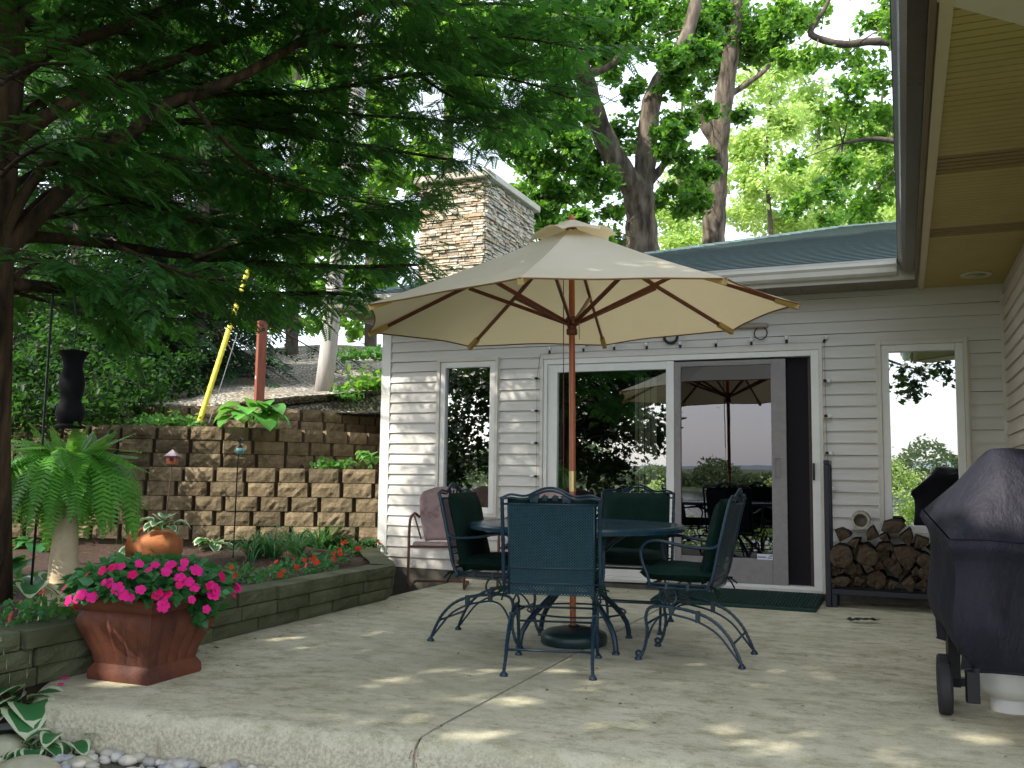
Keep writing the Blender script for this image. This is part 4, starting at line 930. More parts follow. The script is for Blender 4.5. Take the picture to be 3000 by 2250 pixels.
# ================================================================= HOOK, FEEDER, LANTERN, BIRD HOUSE, JUG
mb = MB(); pts = [Vector((-4.889, 4.214, .1)), at(125, 1290, 5.68), at(152, 900, 5.68)] + [at(x, y, 5.68) for x, y in ((156, 859), (164, 843), (178, 836), (193, 836), (206, 843), (216, 862), (220, 885), (221, 905), (226, 921), (233, 922), (238, 910), (237, 896))]
mb.tube(pts, .0075, 8); tag(mb.build('shepherd_hook', mt['black'], smooth=True), 'tall black shepherd hook pole in front of the fern, carrying the bird feeder', 'hook')
c = at(216, 1033, 5.68); mb = MB(); fd = thing('bird_feeder', 'dark bulbous bird feeder hanging from the tall black hook', 'bird feeder', tuple(c))
b = c.copy(); zz = lambda y: at(216, y, 5.68).z
mb.lathe([(.02, zz(1252)), (.088, zz(1256)), (.092, zz(1250)), (.06, zz(1243)), (.07, zz(1235)), (.083, zz(1215)), (.078, zz(1195)), (.058, zz(1175)), (.066, zz(1155)), (.074, zz(1125)), (.066, zz(1100)), (.055, zz(1078)), (.056, zz(1065)), (.07, zz(1045)), (.086, zz(1034)), (.088, zz(1030)), (.01, zz(1022))], 28, (c.x, c.y, 0)); mb.build('body', M('feeder_glaze', (.004, .0035, .005), (.009, .008, .01), s=9, rough=.7, spec=.15), fd, smooth=True, auto=50)
mb = MB(); mb.tube([at(216, 1026, 5.68), at(222, 975, 5.68), at(229, 922, 5.68)], .003, 5); mb.build('wire', mt['black'], fd)
c = at(703, 1320, 8.6); mb = MB(); mb.tube([(c.x - .03, c.y, .2), at(697, 1345, 8.62), at(702, 1300, 8.62), at(705, 1283, 8.62), at(714, 1290, 8.6), at(706, 1296, 8.6)], .006, 6)
for dx in (-.04, .04): mb.tube([at(703, 1296, 8.61), at(703, 1290, 8.61) + Vector((dx, 0, .0)), at(703, 1285, 8.61) + Vector((dx * 1.5, 0, -.01))], .006, 5)
tag(mb.build('garden_hook', mt['black'], smooth=True), 'small black garden hook with a blue-green glass lantern, against the block wall', 'hook')
la = thing('glass_lantern', 'small blue-green glass lantern hanging on the short garden hook', 'lantern', tuple(c))
mb = MB(); mb.lathe([(.012, .03), (.035, .022), (.04, 0), (.034, -.025), (.012, -.035)], 16, tuple(c)); mb.build('glass', [M('teal_glass', (.03, .25, .28), (.2, .5, .45), s=12, rough=.1, spec=.8)], la, smooth=True)
mb = MB(); mb.lathe([(.03, .024), (.012, .045), (.004, .07)], 12, tuple(c)); mb.build('lid', mt['black'], la, smooth=True)
c = at(505, 1342, 9.1); bh = thing('bird_house', 'tiny reddish bird house on a thin stake before the block wall', 'bird house', (c.x, c.y, .25))
ax = Vector((CA, SA, 0)); ay = Vector((-SA, CA, 0)); Mh = Matrix((( ax.x, ay.x, 0, c.x), (ax.y, ay.y, 0, c.y), (0, 0, 1, c.z), (0, 0, 0, 1)))
mb = MB(); mb.bx(-.042, .042, -.04, .04, -.06, .03, M=Mh); mb.build('box', M('red_clay', (.3, .08, .04), (.4, .13, .07), s=9, rough=.8), bh)
mb = MB(); mb.add([Mh @ Vector(p) for p in ((-.062, -.055, .02), (.062, -.055, .02), (.062, .055, .02), (-.062, .055, .02), (0, 0, .085))], [(0, 1, 4), (1, 2, 4), (2, 3, 4), (3, 0, 4), (3, 2, 1, 0)]); mb.build('roof', M('slate_blue', (.2, .16, .2), (.27, .22, .26), s=9, rough=.6), bh)
mb = MB(); mb.lathe([(.001, 0), (.02, 0), (.021, .002), (.001, .002)], 14); mb.v = [Mh @ (Matrix.Translation((.008, -.041, -.012)) @ Matrix.Rotation(PI / 2, 4, 'X') @ Vector(p)) for p in mb.v]; mb.build('entrance_hole', mt['black'], bh)
mb = MB(); e_ = at(478, 1560, 9.1); mb.tube([(c.x, c.y, c.z - .05), (e_.x, e_.y, .2)], .005, 6); mb.build('stake', mt['rusttube'], bh)
j = thing('clay_jug', 'orange clay jug lying on its side in the bed with a hosta on top', 'jug', tuple(gnd(470, 1612, .22)))
ctr = at(472, 1572, 8.0); ctr.z = .36; ax2 = Vector((-CA, -SA, .06)).normalized(); q = ax2.to_track_quat('Z', 'Y').to_matrix().to_4x4()
mb = MB(); mb.lathe([(.01, -.17), (.09, -.16), (.135, -.09), (.152, .0), (.14, .08), (.105, .14), (.08, .18), (.078, .22), (.09, .25), (.1, .262), (.09, .265), (.07, .23), (.06, .1)], 28); mb.v = [Matrix.Translation(ctr) @ q @ Vector(p) for p in mb.v]; mb.build('body', mt['clay'], j, smooth=True, auto=60)
mb = MB(); mb.tube(bez([ctr + Vector((-CA * .2, -SA * .2, .08)), ctr + Vector((-CA * .17, -SA * .17, .15)), ctr + Vector((-CA * .06, -SA * .06, .17)), ctr + Vector((0, 0, .14))], 4), .015, 8); mb.build('handle', mt['clay'], j, smooth=True)

# ---------------------------------------------------------------- bedding plants
def hosta(name, label, loc, r, n, mats, group=None, lw=.42, rise=.55, seed=0, stalk=0, facing=None):
    rg = random.Random(seed + int(r * 100)); o = thing(name, label, 'hosta', tuple(loc), 0, group); V = []; F = []; mi = []
    for k in range(n):
        a = rg.uniform(0, 2 * PI) if facing is None else rg.gauss(facing, 1.2); L = r * rg.uniform(.6, 1.05); e = rg.uniform(.35, 1.15); st = L * .45; base = Vector((rg.uniform(-1, 1) * .08 * r, rg.uniform(-1, 1) * .08 * r, 0))
        dv = Vector((math.cos(a), math.sin(a), 0)); sd = Vector((-dv.y, dv.x, 0)); p0 = base + dv * st * math.cos(e) + Vector((0, 0, st * math.sin(e))); NL = 6; rows = []; ang = e * .7; p = p0; lf = L * .75
        o1 = len(V); V += [base + sd * .004, base - sd * .004, p0 - sd * .005, p0 + sd * .005]; F.append((o1, o1 + 1, o1 + 2, o1 + 3)); mi.append(0)
        for i in range(NL + 1):
            t = i / NL; w = lf * lw * (math.sin(PI * min(1, t ** .75)) ** .8 if t < 1 else 0) + .001
            if i: ang -= 1.6 / NL * rise * 1.6; p = p + (dv * math.cos(ang) + Vector((0, 0, math.sin(ang)))) * lf / NL
            nz = Vector((0, 0, 1)); rows.append([p + sd * w * q_ + nz * (abs(q_) * w * .3) + nz * rg.uniform(-.003, .003) for q_ in (-1, -.72, 0, .72, 1)])
        o2 = len(V); V += [x for r_ in rows for x in r_]
        for i in range(NL):
            for jj in range(4): b = o2 + i * 5 + jj; F.append((b, b + 1, b + 6, b + 5)); mi.append(1 if (jj in (0, 3) or i == NL - 1) and len(mats) > 1 else 0)
    if stalk:
        for k in range(stalk):
            a = rg.uniform(0, 6.3); q_ = Vector((math.cos(a), math.sin(a), 0)) * r * .4
            for i in range(9): o1 = len(V); p = q_ * i / 8 + Vector((0, 0, r * 1.5 * i / 8)); w = .002 if i < 5 else .0045; V += [p + Vector((w, 0, 0)), p + Vector((0, 0, r * (.17 if i < 5 else .07))), p - Vector((w, 0, 0)), p + Vector((0, w, -.0))]; F.append((o1, o1 + 1, o1 + 2, o1 + 3)); mi.append(len(mats) - 1)
    M_ = Matrix.Translation(loc); me = npmesh('leaves', np.array([tuple(M_ @ x) for x in V]), np.array(F), mats, o, mi, smooth=True); return o
H1 = [mt['lf_hosta'], mt['lf_margin']]; H0 = [mt['lf_hosta']]; HL = [mt['lf_hosta_lime']]
tz = ctr.copy(); tz.z = .50
hosta('hosta', 'white edged hosta growing on top of the orange clay jug', tz, .24, 12, H1, seed=1)
hosta('hosta', 'dark green hosta in front of the clay jug, behind the magenta flowers', gnd(420, 1645, .22), .27, 13, H1, seed=2, stalk=1)
hosta('hosta', 'white speckled hosta just right of the orange clay jug', gnd(545, 1600, .22), .22, 14, H1, seed=3)
hosta('hosta', 'pale variegated hosta between clay jug and daylilies', gnd(625, 1612, .22), .23, 15, H1, seed=4)
hosta('hosta', 'big shaded hosta beside the tree trunk, left of the stone column', gnd(62, 1715, .22), .36, 10, H0, seed=5)
hosta('hosta', 'shaded hosta at the foot of the tall black hook', gnd(100, 1760, .22), .28, 9, H1, seed=6)
hosta('hosta', 'dark hosta clump under the fern, behind the stone column', gnd(110, 1610, .22), .33, 12, H0, seed=7)
hosta('hosta', 'big lime green hosta on the middle terrace under the red post', at(735, 1243, 10.62), .46, 26, HL, seed=8, lw=.5)
hosta('hosta', 'glossy white edged hosta spilling over the patio step corner', gnd(52, 2120, -.14), .34, 17, H1, seed=9, stalk=2, lw=.4)
hosta('hosta', 'small yellow edged hosta among the pebbles below the planter', gnd(195, 2195, -.18), .2, 10, H1, seed=10, lw=.34)
hosta('hosta', 'low white green hosta at the pebble edge, nearest the boulder', gnd(95, 2215, -.18), .16, 12, H1, seed=12, lw=.36)
hosta('hosta', 'small lime hosta on the lowest terrace beside the house corner', at(1088, 1352, 10.0), .2, 12, HL, seed=11, lw=.5)
def blades(name, label, loc, r, n, group, seed):
    rg = random.Random(seed); o = thing(name, label, 'daylily', tuple(loc), 0, group); V = []; F = []
    for k in range(n):
        a = rg.uniform(0, 2 * PI); L = r * rg.uniform(.7, 1.2); e = rg.uniform(.9, 1.45); dv = Vector((math.cos(a), math.sin(a), 0)); sd = Vector((-dv.y, dv.x, 0)); p = Vector(loc) + dv * rg.uniform(0, .06); w0 = rg.uniform(.006, .011); dr_ = rg.uniform(1.6, 2.6); rows = []
        for i in range(9):
            t = i / 8; ang = e - dr_ * t ** 1.6
            if i: p = p + (dv * math.cos(ang) + Vector((0, 0, math.sin(ang)))) * L / 8
            w = w0 * (1 - t ** 2.5) + .0008; rows += [p + sd * w, p - sd * w]
        o1 = len(V); V += rows; F += [(o1 + 2 * i, o1 + 2 * i + 1, o1 + 2 * i + 3, o1 + 2 * i + 2) for i in range(8)]
    npmesh('blades', np.array([tuple(x) for x in V]), np.array(F), mt['lf_lily'], o, smooth=True); return o
for i, (px, py) in enumerate(((800, 1640), (868, 1625), (935, 1610), (1000, 1595), (1050, 1580), (905, 1575), (985, 1560), (745, 1640))):
    blades('daylily', 'arching grassy daylily clump along the foot of the block wall', gnd(px, py, .22), .52, 60, 'daylilies before the block wall', 30 + i)
def bedding(name, label, loc, r, n, nf, group, seed, fl=fr, lm='lf_imp'):
    o = thing(name, label, 'flowers', tuple(loc), 0, group); q = rdir(n); q[:, 2] = np.abs(q[:, 2]) * .9; pos = q * r * nr.uniform(.5, 1, (n, 1)) + np.array(loc); up = q + [0, 0, .4] + nr.normal(size=q.shape) * .3
    V, F = inst(OVAL_V, OVAL_F, pos, q + nr.normal(size=q.shape) * .5, up, nr.uniform(.03, .055, n)); npmesh('foliage', V, F, mt[lm], o)
    rg = random.Random(seed); P_ = []; N_ = []; R__ = []
    for i in range(nf):
        v = Vector((rg.uniform(-1, 1), rg.uniform(-1, .3), rg.uniform(.3, 1))).normalized(); P_.append(Vector(loc) + v * r * 1.03); N_.append(v + Vector((.2, -.5, 0))); R__.append(rg.uniform(.017, .026))
    put_flowers(o, fl, P_, (N_, R__)); return o
for i, (px, py, nf) in enumerate(((700, 1700, 3), (835, 1690, 3), (905, 1660, 5), (975, 1650, 4), (1035, 1625, 3), (1085, 1615, 3), (790, 1712, 2), (1000, 1610, 3), (940, 1680, 2))):
    bedding('red_impatiens', 'low red flowering plant in the bed behind the block edging', gnd(px, py, .22), .13, 90, nf, 'red bedding flowers beside the patio', 50 + i)
bedding('red_impatiens', 'red and yellow-green bedding plant left of the square planter', gnd(135, 1835, .22), .17, 130, 5, None, 71, lm='lf_ground')
bedding('bedding_plant', 'low grey-green bedding plant in the near left corner of the flower bed', gnd(50, 1850, .22), .16, 120, 0, None, 72)
def cover(name, label, c_, n, sx, sy, sz, size, m='lf_ground', cat='ground cover'):
    pos = np.array(c_) + nr.normal(size=(n, 3)) * [sx, sy, sz]; pos[:, 2] = np.maximum(pos[:, 2], c_[2] - .02); V, F = leafcloud(pos, size, OVAL_V, OVAL_F, 0, .8); o = thing(name, label, cat, tuple(c_)); npmesh('foliage', V, F, mt[m], o); return o
cover('sedum_patch', 'bright green low plants along the middle terrace left of the yellow pole', at(460, 1240, 10.75), 500, .28, .1, .04, .08, cat='plant')
cover('ivy_clump', 'dark glossy leafy clump on the gravel slope against the house corner', at(1095, 1130, 12.6), 420, .18, .16, .1, .09, 'lf_mid', 'plant')
cover('weed_clump', 'small weedy green tuft on the gravel right of the grey pole', at(1005, 1160, 12.4), 170, .12, .1, .04, .08, cat='plant')
cover('creeping_plant', 'yellow-green creeper trailing over the lowest wall tier by the house', at(985, 1362, 10.05), 130, .15, .06, .025, .06, cat='plant')
cover('weed_clump', 'green grass tuft far up the slope behind the grey pole', at(1090, 1040, 15.5), 350, .4, .2, .06, .1, cat='plant')

# ---------------------------------------------------------------- pebbles and boulders
P_ = []
rg = random.Random(9)
Vs = []; Fs = []; ico = bmesh.new(); bmesh.ops.create_icosphere(ico, subdivisions=2, radius=1); iv = np.array([v.co[:] for v in ico.verts]); iF = np.array([[v.index for v in f.verts] for f in ico.faces]); ico.free()
k = 0; parts = []
for i in range(1500):
    x, y = rg.uniform(-4.4, -1.6), rg.uniform(1.9, 3.25)
    if y > front(x) - .02 + (max(0, -3.5 - x) * 1.2): continue
    s = rg.uniform(.016, .036); sc3 = np.array([rg.uniform(.8, 1.3), rg.uniform(.8, 1.2), rg.uniform(.5, .75)]) * s; a = rg.uniform(0, 6.3); R2 = np.array([[math.cos(a), -math.sin(a), 0], [math.sin(a), math.cos(a), 0], [0, 0, 1]])
    v = iv * (1 + .16 * np.sin(iv[:, [1, 2, 0]] * 2.3 + i)); zb = lerp(-.31, -.165, min(1, (y - 1.6) / 1.75)); parts.append(((v * sc3) @ R2.T + [x, y, zb + sc3[2] * rg.uniform(.3, 1.0)], iF))
V, F = cat_(parts); tag(npmesh('pebbles', V, F, mt['pebble'], smooth=True), 'rounded grey and tan river pebbles below the patio edge', kind='stuff')
def boulder(px, py, z, r, lb, seed, sq=.6):
    g = gnd(px, py, z); b = bmesh.new(); bmesh.ops.create_icosphere(b, subdivisions=4, radius=1); rg = random.Random(seed); f = [rg.uniform(1, 2.6) for _ in range(6)]
    mb = MB(); V = [(g.x + r * v.co.x * (1 + .1 * math.sin(v.co.y * f[0] + f[3])), g.y + r * .85 * v.co.y * (1 + .1 * math.sin(v.co.z * f[1])), g.z + r * sq * v.co.z * (1 + .12 * math.sin(v.co.x * f[2] + 1))) for v in b.verts]
    mb.add(V, [tuple(v.index for v in fa.verts) for fa in b.faces]); b.free(); tag(mb.build('boulder', mt['boulder'], smooth=True), lb, 'rock')
boulder(70, 2290, -.22, .15, 'largest yellowish boulder in the bottom left corner of the pebbles', 1); boulder(5, 2200, -.19, .10, 'grey boulder at the left picture edge below the hosta', 2); boulder(235, 2262, -.22, .075, 'small mossy yellow rock between large boulder and pebbles', 3, .8)

# ================================================================= COVERED GRILL AND GAS TANK
g = thing('grill', 'barbecue grill under a dark fitted cloth cover beside the log rack', 'grill', (.18, 4.46, 0), math.radians(10.5))
LX, LY = 1.4, .52
def gtop(x, y):
    sx_ = min(1, min(x, LX - x) / .25); sx_ = sx_ ** .9; py_ = interp(y, [(0, 0), (.06, .22), (.17, .72), (.28, 1), (.42, .95), (.52, .72)]); sh = .77 + .11 * (y / LY)
    return sh + (1.165 - sh) * sx_ * py_ + .007 * math.sin(x * 17 + y * 9) * sx_
mb = MB(); NX, NY = 44, 18; mb.sheet([[(LX * i / NX, LY * j / NY, gtop(LX * i / NX, LY * j / NY)) for i in range(NX + 1)] for j in range(NY + 1)])
per = [(LX * i / NX, 0) for i in range(NX + 1)] + [(LX, LY * j / NY) for j in range(1, NY + 1)] + [(LX * i / NX, LY) for i in range(NX - 1, -1, -1)] + [(0, LY * j / NY) for j in range(NY - 1, 0, -1)]
rows = []; NZ = 22
for kz in range(NZ + 1):
    t = kz / NZ; row = []
    for ip, (x, y) in enumerate(per + per[:1]):
        zt = gtop(x, y); zb = .20 + .06 * (y / LY) + .015 * math.sin(x * 9) + .03 * max(0, 1 - x / .1); z = lerp(zt, zb, t); cx_, cy_ = x - LX / 2, y - LY / 2
        nx_, ny_ = (0, 0)
        if y == 0: ny_ = -1
        if y == LY: ny_ = 1
        if x == 0: nx_ = -1
        if x == LX: nx_ = 1
        fold = (.012 * math.sin(x * 13 + 1.3 * math.sin(z * 5)) + .01 * math.sin(x * 29 + z * 7) + .014 * math.sin(y * 24 + z * 6)) * min(1, t * 2.5) + .022 * math.exp(-((t - .06) / .06) ** 2)
        curl = -.02 * t - .10 * max(0, t - .62) ** 1.5 / .23 * .9
        row.append((x + nx_ * (fold + curl), y + ny_ * (fold + curl * .7), z))
    rows.append(row)
mb.sheet(rows); cv = mb.build('cover', mt['cover'], g, world=False, smooth=True, auto=65)
mb = MB(); mb.tube([(p[0], p[1], p[2]) for p in rows[-1][:-1]], .006, 5, closed=True); mb.build('hem', mt['cover'], cv, world=False)
mb = MB(); mb.tube([(p[0], p[1] - .002, p[2] + .002) for p in rows[0][:45]], .0045, 5); mb.build('seam', mt['cover'], cv, world=False)
mb = MB(); mb.bx(.06, .11, .06, .1, .08, .6); mb.bx(.06, .11, .38, .43, .08, .6); mb.bx(1.28, 1.33, .06, .1, .0, .6); mb.bx(1.28, 1.33, .38, .43, 0, .6); mb.bx(.06, 1.33, .38, .43, .085, .12); mb.bx(.06, 1.33, .1, .38, .55, .6); mb.build('cart', mt['black'], g, world=False)
for wx, y in ((.0, .19), (.05, .44)):
    mb = MB(); mb.lathe([(.03, -.03), (.075, -.03), (.085, -.022), (.1, -.028), (.108, -.018), (.108, .018), (.1, .028), (.085, .022), (.075, .03), (.03, .03)], 32); Rm = Matrix.Translation((wx, y, .109)) @ Matrix.Rotation(math.radians(-10), 4, 'Z') @ Matrix.Rotation(PI / 2, 4, 'Y'); mb.v = [Rm @ Vector(p) for p in mb.v]; mb.build('wheel', mt['rubber'], g, world=False, smooth=True, auto=30)
tk = at(2962, 2068, 4.21); tk.z = 0; tank = thing('propane_tank', 'white propane tank standing under the covered grill', 'gas tank', (tk.x, tk.y, 0))
mb = MB(); mb.lathe([(.02, .045), (.07, .05), (.12, .075), (.148, .115), (.155, .15), (.157, .168), (.157, .174), (.155, .19), (.155, .30), (.14, .345), (.09, .38), (.02, .39)], 40); mb.build('body', mt['whitetank'], tank, world=False, smooth=True, auto=50)
mb = MB(); mb.lathe([(.078, .0), (.083, .0), (.083, .07), (.076, .07), (.076, .0)], 36); mb.build('foot_ring', mt['whitetank'], tank, world=False, smooth=True, auto=40)
mb = MB(); mb.lathe([(.01, .39), (.02, .39), (.02, .43), (.01, .43)], 12); mb.build('valve', mt['brass'], tank, world=False)

# ================================================================= FIREWOOD RACK
rk = thing('log_rack', 'dark metal firewood rack against the wall right of the door', 'log rack', (-.56, 8.1, 0))
mb = MB()
for x, y0 in ((-.575, 7.98), (.66, 7.98)):
    mb.bx(x - .022, x + .022, y0, y0 + .045, 0, 1.13); mb.bx(x - .022, x + .022, y0 + .27, y0 + .315, 0, 1.13); mb.bx(x - .022, x + .022, y0, y0 + .315, 1.13, 1.165)
for y0 in (7.985, 8.25): mb.bx(-.552, .638, y0, y0 + .04, .10, .145)
mb.bx(-.552, -.51, 7.985, 8.28, .0, .1); mb.build('frame', mt['rack'], rk, bevel=.006)
LG = [(1525, 305, 70, 'h'), (1390, 420, 78, 'w'), (1615, 410, 72, 'w'), (1760, 352, 88, 'f'), (1385, 565, 92, 'r'), (1575, 568, 80, 'p'), (1850, 430, 80, 'w'), (1955, 455, 72, 'w'), (1865, 575, 104, 'v'), (1385, 750, 72, 'f'), (1505, 745, 62, 'w'), (1640, 742, 74, 'r'), (1775, 665, 74, 'w'), (1865, 765, 76, 'w'), (1965, 775, 62, 'w'), (1990, 600, 56, 'r'), (1480, 478, 62, 'w'), (1700, 505, 62, 'f'), (1505, 655, 66, 'w'), (1935, 685, 56, 'w'), (1665, 640, 60, 'w'), (1330, 660, 55, 'r'), (1755, 765, 56, 'w'), (1700, 425, 50, 'w'), (2060, 520, 75, 'w'), (2060, 690, 78, 'r'), (2080, 790, 62, 'w'), (2170, 600, 80, 'w'), (2180, 760, 70, 'r'), (2130, 440, 66, 'w'), (2280, 690, 78, 'w'), (2290, 540, 72, 'r'), (2330, 790, 60, 'w'), (1990, 690, 50, 'r'), (1580, 660, 50, 'w'), (1310, 790, 40, 'r')]
NAMES = {'h': 'pale hollow round log on top of the firewood stack', 'p': 'pinkish cut log in the middle of the firewood stack', 'v': 'largest grey split log face right of centre in the firewood stack'}
rg = random.Random(21)
LG = [(a, b, c * .93, t) for a, b, c, t in LG] + [(rg.uniform(1330, 2300), rg.uniform(520, 800), rg.uniform(34, 48), 'b') for _ in range(22)]
for i, (cx_, cy_, r, ty) in enumerate(LG):
    c = onY(1900 + cx_ * .4069, 1400 + cy_ * .4069, 7.98); R2 = r * .4069 / 366; k = 14; a0 = rg.uniform(0, 6.3); pts = []
    if ty in 'w': a0 = rg.choice((.5, 1.2, 2.0, 3.6, 4.5, 5.5)); pts = [(0 - .62 * math.cos(a0 + .75), -.62 * math.sin(a0 + .75))] + [(1.25 * math.cos(a0 + 1.5 * q / 8) - .62 * math.cos(a0 + .75), 1.25 * math.sin(a0 + 1.5 * q / 8) - .62 * math.sin(a0 + .75)) for q in range(9)]
    elif ty == 'v': pts = [(-.95, .75), (.2, .85), (1.05, .3), (.7, .05), (.1, -1.0), (-.3, -.75), (-.75, -.1)]
    elif ty == 'f': pts = [(-1, -.35), (-.7, .35), (0, .62), (.7, .55), (1.05, .15), (.5, -.45), (-.3, -.6)]
    else: pts = [(math.cos(2 * PI * q / k), math.sin(2 * PI * q / k)) for q in range(k)]
    pts = [(x * R2 * rg.uniform(.92, 1.06), z * R2 * rg.uniform(.92, 1.06)) for x, z in pts]; n = len(pts); y0 = rg.uniform(-.045, .06) + (.07 if ty == 'b' else 0); yl = .33; zc = max(c.z, .148 - min(p[1] for p in pts))
    L = thing('log', NAMES.get(ty, 'weathered split log stacked in the firewood rack'), 'log', (c.x, 8.0 + y0, zc), rg.uniform(-.03, .03), 'split logs in the firewood rack')
    if ty in NAMES: del L['group']
    mb = MB(); V = []; ny = 4
    for q in range(ny + 1):
        f = 1 + rg.uniform(-.05, .05); V += [(x * f, yl * q / ny, z * f) for x, z in pts]
    F = [(q * n + a, q * n + (a + 1) % n, (q + 1) * n + (a + 1) % n, (q + 1) * n + a) for q in range(ny) for a in range(n)] + [tuple(ny * n + a for a in range(n))]
    if ty != 'h': F.append(tuple(range(n))[::-1])
    else:
        V += [(x * .72, 0, z * .72) for x, z in pts] + [(x * .7, .2, z * .7) for x, z in pts]; b = (ny + 1) * n
        F += [(a, b + a, b + (a + 1) % n, (a + 1) % n) for a in range(n)] + [(b + a, b + n + a, b + n + (a + 1) % n, b + (a + 1) % n) for a in range(n)] + [tuple(b + n + a for a in range(n))]
    mb.add(V, F); mb.build('bark', mt['driftwood'] if ty == 'h' else mt['logbark'], L, world=False)
    if ty != 'h':
        mb = MB(); rr_ = [[(x * f, -.004 - (rg.uniform(0, .012) if f < .9 else 0), z * f) for x, z in pts] for f in (.95, .68, .36)]; mb.add([p for r_ in rr_ for p in r_] + [(0, -.008, 0)], [(q * n + a, q * n + (a + 1) % n, (q + 1) * n + (a + 1) % n, (q + 1) * n + a) for q in range(2) for a in range(n)] + [(3 * n, 2 * n + a, 2 * n + (a + 1) % n) for a in range(n)]); mb.build('cut_face', mt['rust'] if ty == 'p' and False else mt['logend'], L, world=False)
lf = onY(2531, 1821, 1); g0 = gnd(2531, 1821, .01); mb = MB(); mb.sheet([[(g0.x + .19 * (i / 8 - .5) * CA - .03 * (j - 1), g0.y + .19 * (i / 8 - .5) * SA + (.02 + .02 * math.sin(i * 2)) * (j - 1), .012 + .014 * abs(math.sin(i * 1.4)) + .01 * (j != 1)) for i in range(9)] for j in range(3)])
tag(mb.build('fallen_leaf', M('dry_dark_leaf', (.012, .025, .014), rough=.8), fix=False), 'dark curled leaf lying on the concrete in front of the log rack', 'leaf')

# bits blown onto the concrete
rg = random.Random(8); P_ = []
for i in range(150):
    x, y = rg.uniform(-3.7, .6), rg.choice((rg.uniform(3.5, 8.2), rg.uniform(7.9, 8.33), rg.uniform(3.4, 5)))
    if rg.random() < .35: x = -3.72 + abs(rg.gauss(0, .08)); y = rg.uniform(3.6, 6.6)
    P_.append((x, y, .004))
V, F = inst(OVAL_V, [OVAL_F[0], OVAL_F[1]], P_, [(math.cos(i), math.sin(i), 0) for i in range(150)], [(rg.uniform(-.3, .3), rg.uniform(-.3, .3), 1) for i in range(150)], [rg.uniform(.008, .024) for i in range(150)])
tag(npmesh('leaf_litter', V, F, M('leaf_litter', (.07, .05, .02), (.13, .1, .04), s=9, rough=.9, isl=.5)), 'tiny dry leaf bits scattered over the patio', kind='stuff')
# ================================================================= SLOPE FURNITURE
up_ = thing('utility_pole', 'leaning weathered grey wooden utility pole on the gravel slope', 'utility pole', tuple(at(945, 1156, 13)))
mb = MB(); a, b = at(944, 1170, 13), at(1071, 80, 13.1); c = b + (b - a) * .45; mb.tube([a.lerp(c, i / 12) + Vector((.01 * math.sin(i * 2), 0, 0)) for i in range(13)], [lerp(.125, .085, i / 12) for i in range(13)], 16); mb.build('shaft', mt['polewood'], up_, smooth=True)
rp_ = thing('wooden_post', 'short reddish square wooden post standing above the block walls', 'post', tuple(at(757, 1182, 11.5)))
Mr = Matrix.Translation(at(758, 1190, 11.5)) @ Matrix.Rotation(math.radians(52), 4, 'Z') @ Matrix.Rotation(math.radians(1.5), 4, 'X')
mb = MB(); mb.bx(-.052, .052, -.052, .052, -.1, 1.05, M=Mr); mb.build('post', mt['redpost'], rp_, bevel=.006)
mb = MB(); mb.bx(-.02, .02, -.0545, -.05, .92, .96, M=Mr); mb.build('notch', mt['black'], rp_)
mb = MB(); mb.bx(-.056, -.052, -.02, .016, .33, .37, M=Mr); mb.build('tag_plate', mt['trim'], rp_)
gw = thing('guy_wire', 'steel guy wire in a bright yellow plastic guard rising from the wall terrace', 'guy wire', tuple(at(583, 1240, 10.6)))
a, b = at(581, 1246, 10.6), at(732, 773, 11.6); mb = MB(); mb.tube([a.lerp(b, i / 40) for i in range(41)], [.029 + .003 * (i % 2) for i in range(41)], 10); mb.build('guard', mt['yellow'], gw, smooth=True)
mb = MB(); mb.tube([a + (b - a) * .95, a + (b - a) * 3.2], .006, 6); a2 = at(612, 1240, 10.65); mb.tube([a2, a2 + (b - a) * 2.9], .005, 6); mb.build('cable', mt['steel'], gw)

# canopy holes cut for sun patches on concrete, wall, grill cover, bed and parasol
rg = random.Random(77)
for z0, s0, lst in (((400, 1450), .4069, ((640, 1163), (770, 1150), (1175, 1035), (1325, 990), (1500, 915), (930, 1040), (1335, 1093), (205, 1563), (1830, 975), (2070, 910), (1440, 918))), ((1000, 1980), .9042, ((825, 162), (990, 155), (1235, 162), (1275, 205), (1370, 215), (1470, 245), (1460, 185), (630, 77), (820, 45), (2100, 205), (1740, 270), (415, 190), (2060, 195), (1590, 196), (510, 75), (1300, 262))), ((1200, 1600), .3165, ((150, 690), (1680, 1320), (560, 1180), (2180, 700)))):
    for a, b in lst: gap(gnd(z0[0] + a * s0, z0[1] + b * s0, 0), rg.uniform(.0, .03))
for i in range(9): gap(gnd(rg.uniform(500, 2700), rg.uniform(1850, 2240), 0), rg.uniform(-.03, .01))
for px, py, r in ((1150, 1190, .0), (1156, 1225, .03), (1162, 1275, .07), (1172, 1320, .08), (1185, 1360, .05), (1165, 1440, .0), (1205, 1500, .0), (1128, 1260, .05)): gap(onY(px, py, WY), r)
for px, py, d, r in ((2760, 1410, 4.3, .10), (2800, 1400, 4.3, .14), (2850, 1390, 4.25, .16), (2900, 1370, 4.25, .12), (2960, 1440, 4.15, .10), (2725, 1480, 4.4, .06), (2900, 1430, 4.2, .1), (2985, 1480, 4.1, .12)): gap(at(px, py, d), r)
